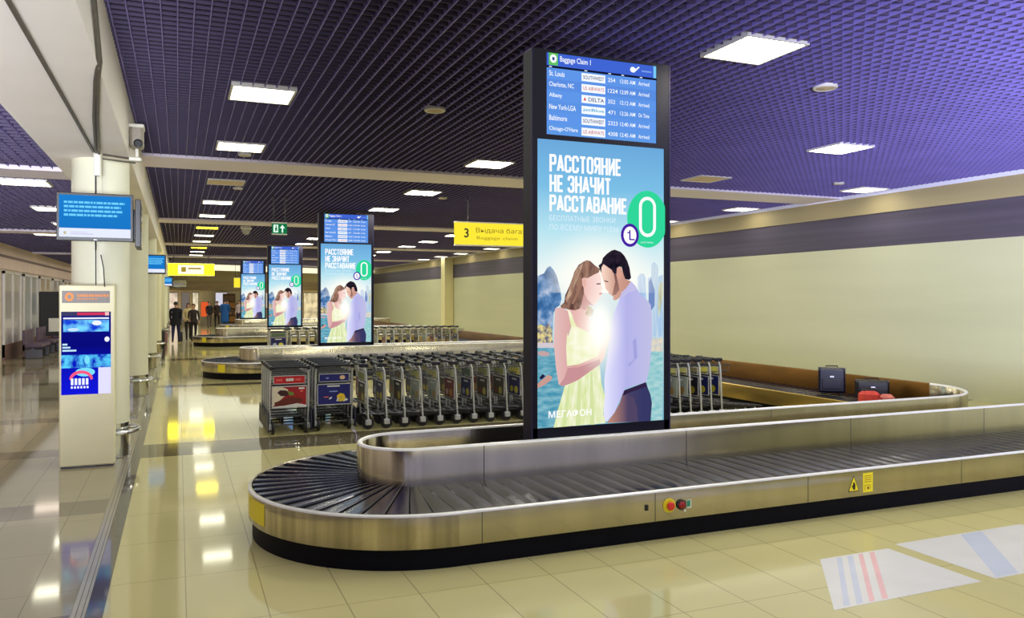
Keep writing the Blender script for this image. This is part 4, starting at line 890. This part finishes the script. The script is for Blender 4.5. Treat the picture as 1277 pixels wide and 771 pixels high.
# ------------------------------------------------------------------ left side: shop fronts, seats
GLASSP = mat('pale_shop_glass', (206,212,216), .1, 0, .1, .8)
for k, (y, c) in enumerate([(29.0,(216,210,210)),(32.5,(200,206,214)),(36.0,(226,214,196)),(39.5,(206,200,206)),(43.0,(222,206,190))]):
    t = thing('shop_window', f'pale shop window in the left wall, {ORD[k]} from the front', 'shop window', (-5.0, y, 0), 0, 'shop windows on the left')
    q = MB(); q.box(-.04,.03,0,.08,.1,2.8,FRAMEW); q.box(-.04,.03,2.9,2.98,.1,2.8,FRAMEW); q.box(-.04,.03,0,2.98,2.72,2.8,FRAMEW); q.box(-.04,.03,1.44,1.52,.1,2.8,FRAMEW); q.build('window_frame', t)
    q = MB(); q.box(-.03,0,.08,2.9,.1,2.72,mat('shop_glass_%d' % k,c,.12,0,.15,.6)); q.build('pane', t)
    q = MB(); q.box(-.04,.04,0,2.98,0,.5,mat('shop_plinth',(120,92,86),.5,0,.2,1)); q.build('plinth', t)
for k, y in enumerate((34.4, 41.2)):
    t = thing('display_board', ['dark standing display board before the left shop windows, nearer one','dark standing display board before the left shop windows, farther one'][k], 'display board', (-4.3, y, 0), .3)
    q = MB(); q.bbox(-.5,.5,-.06,.06,.55,2.2,.02,BLACKP); q.build('board', t)
    q = MB(); q.rect(-.2,.3,.7,1.2,-.065,WHITEP); q.build('notice', t); q = MB(); q.box(-.45,-.38,-.05,.05,0,.56,DARKGR); q.box(.38,.45,-.05,.05,0,.56,DARKGR); q.box(-.5,.5,-.2,.2,0,.03,DARKGR); q.build('stand', t)
SEATM = mat('seat_vinyl', (92,72,96), .5, 0, .15, 6)
for k, y in enumerate((30.5, 33.2, 36.6, 39.0)):
    t = thing('waiting_bench', f'row of purple brown waiting seats along the left wall, {ORD[k]} from the front', 'bench', (-4.3, y, 0), 0, 'waiting seats on the left')
    q = MB(); q.bbox(-.06,.06,-.95,.95,.30,.36,.01,DARKGR); 
    for s in (-.7,.7): q.bbox(-.25,.25,s-.03,s+.03,0,.31,.01,DARKGR)
    q.build('frame', t)
    for j in range(3):
        q = MB(); q.bbox(-.24,.26,-.9+.61*j,-.9+.61*j+.57,.36,.46,.02,SEATM); q.build('seat', t); q = MB(); q.bbox(-.30,-.23,-.9+.61*j,-.9+.61*j+.57,.44,.92,.02,SEATM); q.build('backrest', t)

# ------------------------------------------------------------------ far end: added glow panels, shelf, boards
def endboard(x, w, z0, z1, c, label, lit=0.7):
    t = thing('poster_board', label, 'poster board', (x, YF-.42, 0), 0, 'boards at the far end')
    q = MB(); q.box(0,w,0,.05,0 if z0 > .2 else z0,z1,mat('board_frame',(196,186,160),.5,0,.05,3)); q.build('board', t)
    q = MB(); q.rect(.04,w-.04,z0,z1-.04,-.003,emis('board_%d_%d_%d' % c, c, lit)); q.build('print', t)
    return t
endboard(1.55,.75,.55,1.7,(255,104,50),'bright orange poster board at the far end behind the walking couple')
endboard(4.35,.75,.55,1.7,(250,110,56),'orange red poster board at the far end right of the standing people')
endboard(.2,.6,.3,2.4,(150,138,128),'grey door panel at the far end left of the orange board', .5)
endboard(2.6,.9,1.2,2.4,(226,224,240),'white lit poster board at the far end above the standing people', .8)
endboard(5.6,.9,1.2,2.4,(226,210,190),'pale poster board at the far end beside the farthest stand', .7)
for k, (x, w_, c) in enumerate([(-3.4,1.5,(240,214,190)),(-1.7,1.7,(244,220,196)),(.95,.5,(240,226,190)),(6.7,2.2,(236,214,180)),(9.2,2.4,(240,220,170))]):
    t = thing('glow_panel', f'pale added glow panel on the far end wall, {ORD[k]} from the left', 'glow panel', (x, YF-.42, 0), 0, 'boards at the far end')  # glowing panels added to brighten the far end wall
    q = MB(); q.box(0,w_,0,.06,0,.12,mat('board_frame',(196,186,160),.5,0,.05,3)); q.box(0,w_,0,.06,2.36,2.45,mat('board_frame',(196,186,160),.5,0,.05,3)); q.box(0,.06,0,.06,.12,2.36,mat('board_frame',(196,186,160),.5,0,.05,3)); q.box(w_-.06,w_,0,.06,.12,2.36,mat('board_frame',(196,186,160),.5,0,.05,3)); q.build('frame', t)
    q = MB(); q.rect(.06,w_-.06,.12,2.36,.02,emis_noise('panel_glow_%d' % k, tuple(int(v*.72) for v in c), c, 1.6, (1.5,1,1.2), .35, .6, 1.0)); q.build('glow_sheet', t)
t = thing('shop_shelf', 'brown and amber stocked shelf unit behind the distant standing people', 'shelf', (3.15, YF-.9, 0))
q = MB(); q.box(0,.9,.06,.5,0,2.3,mat('shelf_brown',(96,62,30),.6,0,.3,3)); q.build('carcass', t)
for k in range(4):
    q = MB(); q.box(.03,.87,0,.07,.15+.53*k,.55+.53*k,mat('shelf_goods_%d' % (k % 2),[(190,130,40),(120,84,50)][k % 2],.5,0,.5,7,(1,1,1))); q.build('shelf_goods', t)
for k, s in enumerate((0, 1)):
    q = MB(); q.box(-9,9,-.12,.12,0,.2,emis('cove_light',(255,244,206),1.1))
    o = tag(q.build('cove_light'), ['long slanting cove light at the far end, nearer one','long slanting cove light at the far end, farther one'][k], 'light', 'far cove lights'); o.location = (6.0, 57+5*k, 3.9); o.rotation_euler = (0,0,.5)

# floor glare and its reflected stripes at lower right, painted as flat patches
GW = mat('painted_glare_white', (214,212,216), .25, 0, .04, 2); GB = mat('painted_glare_blue', (192,198,222), .25, 0, .05, 2); GR_ = mat('painted_glare_red', (226,176,184), .25, 0, .05, 2)
def fq(q, pts, m, z): q.add([(x,y,z) for x, y in pts], [(3,2,1,0)], m)
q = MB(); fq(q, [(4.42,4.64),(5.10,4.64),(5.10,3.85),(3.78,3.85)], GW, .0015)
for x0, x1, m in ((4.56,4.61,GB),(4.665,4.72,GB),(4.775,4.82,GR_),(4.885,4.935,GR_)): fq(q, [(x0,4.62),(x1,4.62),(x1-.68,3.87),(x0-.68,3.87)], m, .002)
tag(q.build('painted_glare'), 'white painted floor glare with blue and red stripes on the tiles at lower right', 'floor sticker', 'painted glare patches')  # no real sticker: flat patch and stripes stand in for floor glare
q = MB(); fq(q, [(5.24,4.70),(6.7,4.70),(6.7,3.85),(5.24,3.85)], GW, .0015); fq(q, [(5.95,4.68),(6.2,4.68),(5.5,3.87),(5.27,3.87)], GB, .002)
tag(q.build('painted_glare'), 'plain pale glare patch painted on the tiles right of the striped one', 'floor sticker', 'painted glare patches')  # no real sticker: flat patch stands in for floor glare
# ------------------------------------------------------------------ people
SKIN = mat('skin', (206,158,136), .55, 0, .05, 30)
SHOE = mat('shoe_leather', (20,18,20), .4, 0, .1, 30)
def person(loc, rz, h, label, top, legs, hair, stride=.22, coat=.0, arms=((.06,.01),(.06,.01)), skirt=None, long_hair=False, build_=1.0):
    """one continuous body grown over a joint skeleton; faces -y before turning"""
    t = thing('person', label, 'person', loc, rz); s = h/1.75
    J = {}; E_ = []; R = {}
    def j(n, p, r, parent=None):
        J[n] = Vector(p); R[n] = r
        if parent: E_.append((parent, n))
    b = build_
    j('pelvis', (0,0,.95), .125*b); j('waist', (0,0,1.08), .118*b, 'pelvis'); j('chest', (0,.0,1.28), .135*b, 'waist'); j('upper', (0,0,1.42), .10*b, 'chest'); j('neck', (0,-.005,1.50), .052, 'upper')
    j('jaw', (0,-.02,1.575), .068, 'neck'); j('skull', (0,-.012,1.66), .084, 'jaw'); j('crown', (0,-.005,1.725), .055, 'skull')
    for k, (sd, ph) in enumerate(((-1, 1), (1, -1))):
        n = 'LR'[k]
        j('hip'+n, (sd*.095,0,.88), .092*b, 'pelvis'); sw = stride*ph
        j('knee'+n, (sd*.10,-sw*.5-.02,.50), .062*b, 'hip'+n); lift = .06 if sw < 0 else 0
        j('ankle'+n, (sd*.10,-sw+(.05 if sw < 0 else 0),.085+lift), .042, 'knee'+n); j('toe'+n, (sd*.115,-sw-.13+(.05 if sw < 0 else 0),.04+lift*.3), .038, 'ankle'+n)
        j('shoulder'+n, (sd*.185*b,0,1.40), .062*b, 'upper'); fw, out = arms[k]
        j('elbow'+n, (sd*(.192*b+out),.02-fw*.2,1.13), .046*b, 'shoulder'+n); w = Vector((sd*(.19*b+out*.6),-.03-fw,.90+fw*.9)); j('wrist'+n, w, .028, 'elbow'+n)
        d = (w-J['elbow'+n]).normalized(); p = w+d*.05; j('palm'+n, p, .030, 'wrist'+n)
        side = Vector((0,-1,0))-d*d.dot(Vector((0,-1,0))); side.normalize(); curl = Vector((-sd,0,0))
        for f, (o_, L_) in enumerate(((-.027,.075),(-.009,.085),(.009,.08),(.027,.062))):
            a = p+side*o_*-1+d*.035; j(f'f{n}{f}a', a, .0095, 'palm'+n); j(f'f{n}{f}b', a+d*L_*.55+curl*.008, .0085, f'f{n}{f}a'); j(f'f{n}{f}c', a+d*L_+curl*.026, .007, f'f{n}{f}b')
        a = p+side*.034-d*.01; j(f'th{n}a', a, .010, 'palm'+n); j(f'th{n}b', a+side*.018+d*.045+curl*.012, .008, f'th{n}a')
    names = list(J); idx = {n: i for i, n in enumerate(names)}
    me = bpy.data.meshes.new('skeleton'); me.from_pydata([J[n]*s for n in names], [(idx[a], idx[c]) for a, c in E_], [])
    ob = bpy.data.objects.new('skeleton', me); COL.objects.link(ob)
    md = ob.modifiers.new('Skin', 'SKIN'); md.use_smooth_shade = True
    sv = me.skin_vertices[0].data
    for n in names: sv[idx[n]].radius = (R[n]*s*(1.25 if n in ('pelvis','waist','chest') else 1), R[n]*s*(.85 if n in ('pelvis','waist','chest','upper') else 1))
    sv[idx['pelvis']].use_root = True
    sb = ob.modifiers.new('Sub', 'SUBSURF'); sb.levels = 1; sb.render_levels = 1
    dg = bpy.context.evaluated_depsgraph_get(); dg.update()
    bm_ = bpy.data.meshes.new_from_object(ob.evaluated_get(dg)); bm_.name = 'body'
    bpy.data.objects.remove(ob); bpy.data.meshes.remove(me)
    body = bpy.data.objects.new('body', bm_); COL.objects.link(body); body.parent = t
    bm_.materials.clear()
    for m in (SKIN, top, legs, SHOE): bm_.materials.append(m)
    segs = [(J[a]*s, J[c]*s, c) for a, c in E_]
    def near(p):
        best = None
        for a, c, n in segs:
            ab = c-a; q_ = max(0, min(1, (p-a).dot(ab)/max(ab.dot(ab), 1e-9))); d = (p-a-ab*q_).length-.5*R[n]*s
            if best is None or d < best[0]: best = (d, n)
        return best[1]
    for p in bm_.polygons:
        n = near(p.center); k = 1
        if n.startswith('toe'): k = 3
        elif n.startswith('knee') or n.startswith('ankle') or n.startswith('hip'): k = 2
        elif n in ('jaw','skull','crown','neck') or n[0] == 'f' or n.startswith('th') or n.startswith('palm'): k = 0
        if k == 2 and p.center.z > (.93-coat)*s: k = 1
        if k == 1 and n == 'pelvis' and p.center.z < .9*s: k = 2
        p.material_index = k; p.use_smooth = True
    # hair, eyes, nose and mouth follow the head
    q = MB(); c = J['skull']*s; vs = []; fs = []; n1, n2 = 14, 8
    for i in range(n2+1):
        th = (PI*.62)*i/n2
        for k in range(n1):
            a = 2*PI*k/n1; front = -math.sin(a)
            th2 = th*(1-.42*max(0, front)) if front > 0 else th*(1.15 if long_hair else 1)
            vs.append((c.x+.093*s*math.sin(th2)*math.cos(a), c.y+.012*s+.10*s*math.sin(th2)*math.sin(a)*1.02, c.z+.0*s+.098*s*math.cos(th2)-(.10*s*i/n2 if long_hair and front <= 0 else 0)))
    for i in range(n2):
        for k in range(n1): fs.append((i*n1+k, (i+1)*n1+k, (i+1)*n1+(k+1) % n1, i*n1+(k+1) % n1))
    q.add(vs, fs, hair, True); q.build('hair', t)
    EYE = mat('eye_dark',(40,30,28),.3,0,.1,9)
    for sd in (-1, 1):
        q = MB(); q.lathe([(.0001,-.006*s),(.011*s,-.003*s),(.013*s,0)], EYE, 10, (c.x+sd*.032*s, c.y-.081*s, c.z-.012*s), 'y'); q.build('eye', t)
        q = MB(); q.lathe([(.0001,-.008*s),(.018*s,-.006*s),(.022*s,.006*s),(.0001,.01*s)], SKIN, 10, (c.x+sd*.082*s, c.y+.008*s, c.z-.03*s), 'x'); q.build('ear', t)
    q = MB(); q.lathe([(.0001,-.028*s),(.010*s,-.014*s),(.016*s,.004*s)], SKIN, 10, (c.x, c.y-.076*s, c.z-.045*s), 'y'); q.build('nose', t)
    q = MB(); q.box(c.x-.024*s,c.x+.024*s,c.y-.079*s,c.y-.07*s,c.z-.085*s,c.z-.076*s,mat('lips',(160,84,80),.5,0,.05,9)); q.build('mouth', t)
    if coat > 0:
        q = MB(); z1, z0 = 1.05*s, (.93-coat)*s; prof = [(.165*s*b,z0),(.185*s*b,z0+.02),(.175*s*b,(z0+z1)/2),(.16*s*b,z1)]
        q.lathe(prof, top, 18); o = q.build('coat_skirt', t); o.scale = (1.1,.82,1)
    return t
def cloth(n, c): return mat('cloth_'+n, c, .8, 0, .12, 14)
P = lambda x, y: (x, y, 0)
BLKH = mat('hair_dark', (24,18,18), .6, 0, .2, 30); BRNH = mat('hair_brown', (66,42,30), .6, 0, .2, 30)
person(P(-.10,37.5), math.radians(175), 1.80, 'man in long black coat walking away along the aisle with a small case', cloth('black',(16,16,34)), cloth('navy',(34,34,84)), BLKH, .22, .16, ((.02,-.02),(.04,.0)), build_=1.12)
person(P(.42,39.6), math.radians(10), 1.74, 'woman in cream top walking on the left of the couple', cloth('cream',(206,190,150)), cloth('black_trousers',(28,24,28)), BLKH, .14, 0, ((.1,.02),(.14,.02)), long_hair=True)
person(P(.62,38.3), math.radians(8), 1.70, 'person in dark jacket with bag walking on the right of the couple', cloth('dark_jacket',(48,36,44)), cloth('black_trousers',(28,24,28)), BRNH, .18, .03, ((.14,.02),(.08,.04)))
person(P(1.86,56.0), math.radians(20), 1.74, 'person in black jacket and grey trousers standing far back, leftmost of the distant group', cloth('charcoal',(30,28,38)), cloth('grey',(96,84,80)), BRNH, .04, .02)
person(P(2.36,56.4), math.radians(-20), 1.76, 'person in dark coat standing second from left in the distant group', cloth('dark_brown',(58,40,36)), cloth('black_trousers',(28,24,28)), BLKH, .04, .12)
person(P(2.78,55.2), math.radians(185), 1.86, 'person in bright blue long coat with back turned in the distant group', cloth('blue',(20,84,160)), cloth('blue',(20,84,160)), BLKH, .02, .55, build_=1.2)
person(P(3.05,57.6), math.radians(10), 1.80, 'tall person in dark clothes behind the one in blue', cloth('dark_slate',(60,56,64)), cloth('black_trousers',(28,24,28)), BLKH, .02, .05)
person(P(3.75,56.5), math.radians(-30), 1.80, 'person with white top and dark sleeves, rightmost of the distant group', cloth('white_top',(200,180,190)), cloth('purple_black',(40,28,62)), BRNH, .04, .0)
# things carried or standing by the people
t = thing('trolley_case', 'small black trolley case beside the man in the long coat', 'suitcase', (.08,38.35,0), .1)
q = MB(); q.bbox(-.08,.08,-.16,.16,.04,.46,.02,BLACKP); q.build('shell', t)
q = MB(); q.tube([(-.04,.12,.45),(-.05,.14,.86),(.05,.14,.86),(.04,.12,.45)],.010,DARKGR,6); q.build('pull_handle', t)
for s_ in (-1, 1):
    q = MB(); q.lathe([(.01,-.012),(.03,-.012),(.03,.012),(.01,.012)], WHEEL, 12, (s_*.05,.12,.03), 'x'); q.build('wheel', t)
t = thing('travel_bag', 'dusty pink travel bag on the floor left of the man in the long coat', 'bag', (-.60,37.2,0), .3)
q = MB(); q.bbox(-.16,.16,-.12,.12,0,.52,.05,cloth('dusty_pink',(150,104,112))); q.build('body', t)
q = MB(); q.tube([(-.08,0,.51),(-.07,0,.62),(.07,0,.62),(.08,0,.51)],.012,BLACKP,6); q.build('handle', t)
t = thing('waste_bin', 'dark waste bin beside the far columns left of the pink bag', 'bin', (-.62,33.6,0))
q = MB(); q.lathe([(.13,0),(.15,.04),(.15,.62),(.14,.64)], mat('bin_dark',(40,36,40),.4,.3,.1,9), 24); q.build('body', t)
q = MB(); q.lathe([(.155,.62),(.155,.68),(.11,.72),(.10,.66)], BLACKP, 24); q.build('lid', t)

# ------------------------------------------------------------------ light
w = bpy.data.worlds.new('hall_surroundings'); scene.world = w; w.use_nodes = True
w.node_tree.nodes['Background'].inputs[0].default_value = lin((176,176,214))+(1,); w.node_tree.nodes['Background'].inputs[1].default_value = WORLD
def area(name, loc, size, power, col, rot=(0,0,0)):
    l = bpy.data.lights.new(name, 'AREA'); l.energy = power; l.color = col; l.shape = 'RECTANGLE'; l.size = size[0]; l.size_y = size[1]
    o = bpy.data.objects.new(name, l); COL.objects.link(o); o.location = loc; o.rotation_euler = rot; return o
for k, y in enumerate((2.0, 18.0, 34.0, 50.0)):
    area('hall_fill', (6.75, y, 4.17), (13.5, 15.5), AREA*(1.45,1.1,1.1,1.8)[k], (.985,1.0,.82))  # added fill sheets under the lattice, without fixtures
area('passage_fill', (-3.2, 30, 3.5), (3.0, 50), AREA*.6, (1.0,.93,.84))  # added fill sheet over the left passage, without a fixture
dl = area('cool_fill', (1.5, -5.0, 1.6), (5, 2.5), COOL_FILL, (.66,.70,1.0), (math.radians(103), 0, math.radians(-44)))  # added bluish fill behind the camera, brightens the right ceiling; no window there
dl.data.spread = math.radians(56)
d2 = area('cool_fill', (-1.2, -4.5, 1.4), (3, 2), COOL_FILL_B, (.86,.90,1.0), (math.radians(101), 0, math.radians(9)))  # added cool fill aimed at soffit and kiosk, no real source
d2.data.spread = math.radians(36)
# ------------------------------------------------------------------ camera
cam = bpy.data.cameras.new('camera'); co = bpy.data.objects.new('camera', cam); COL.objects.link(co)
cam.sensor_fit = 'HORIZONTAL'; cam.sensor_width = 36.0; cam.lens = 36.0*1000/1277
cam.shift_x = 0; cam.shift_y = -13.5/1277
co.location = (0,0,1.95); co.rotation_euler = (PI/2, 0, -math.atan(.416))
cam.clip_end = 300
scene.camera = co
scene.view_settings.view_transform = 'Standard'; scene.view_settings.look = 'None'
scene.view_settings.exposure = EXPOSURE; scene.view_settings.gamma = 1
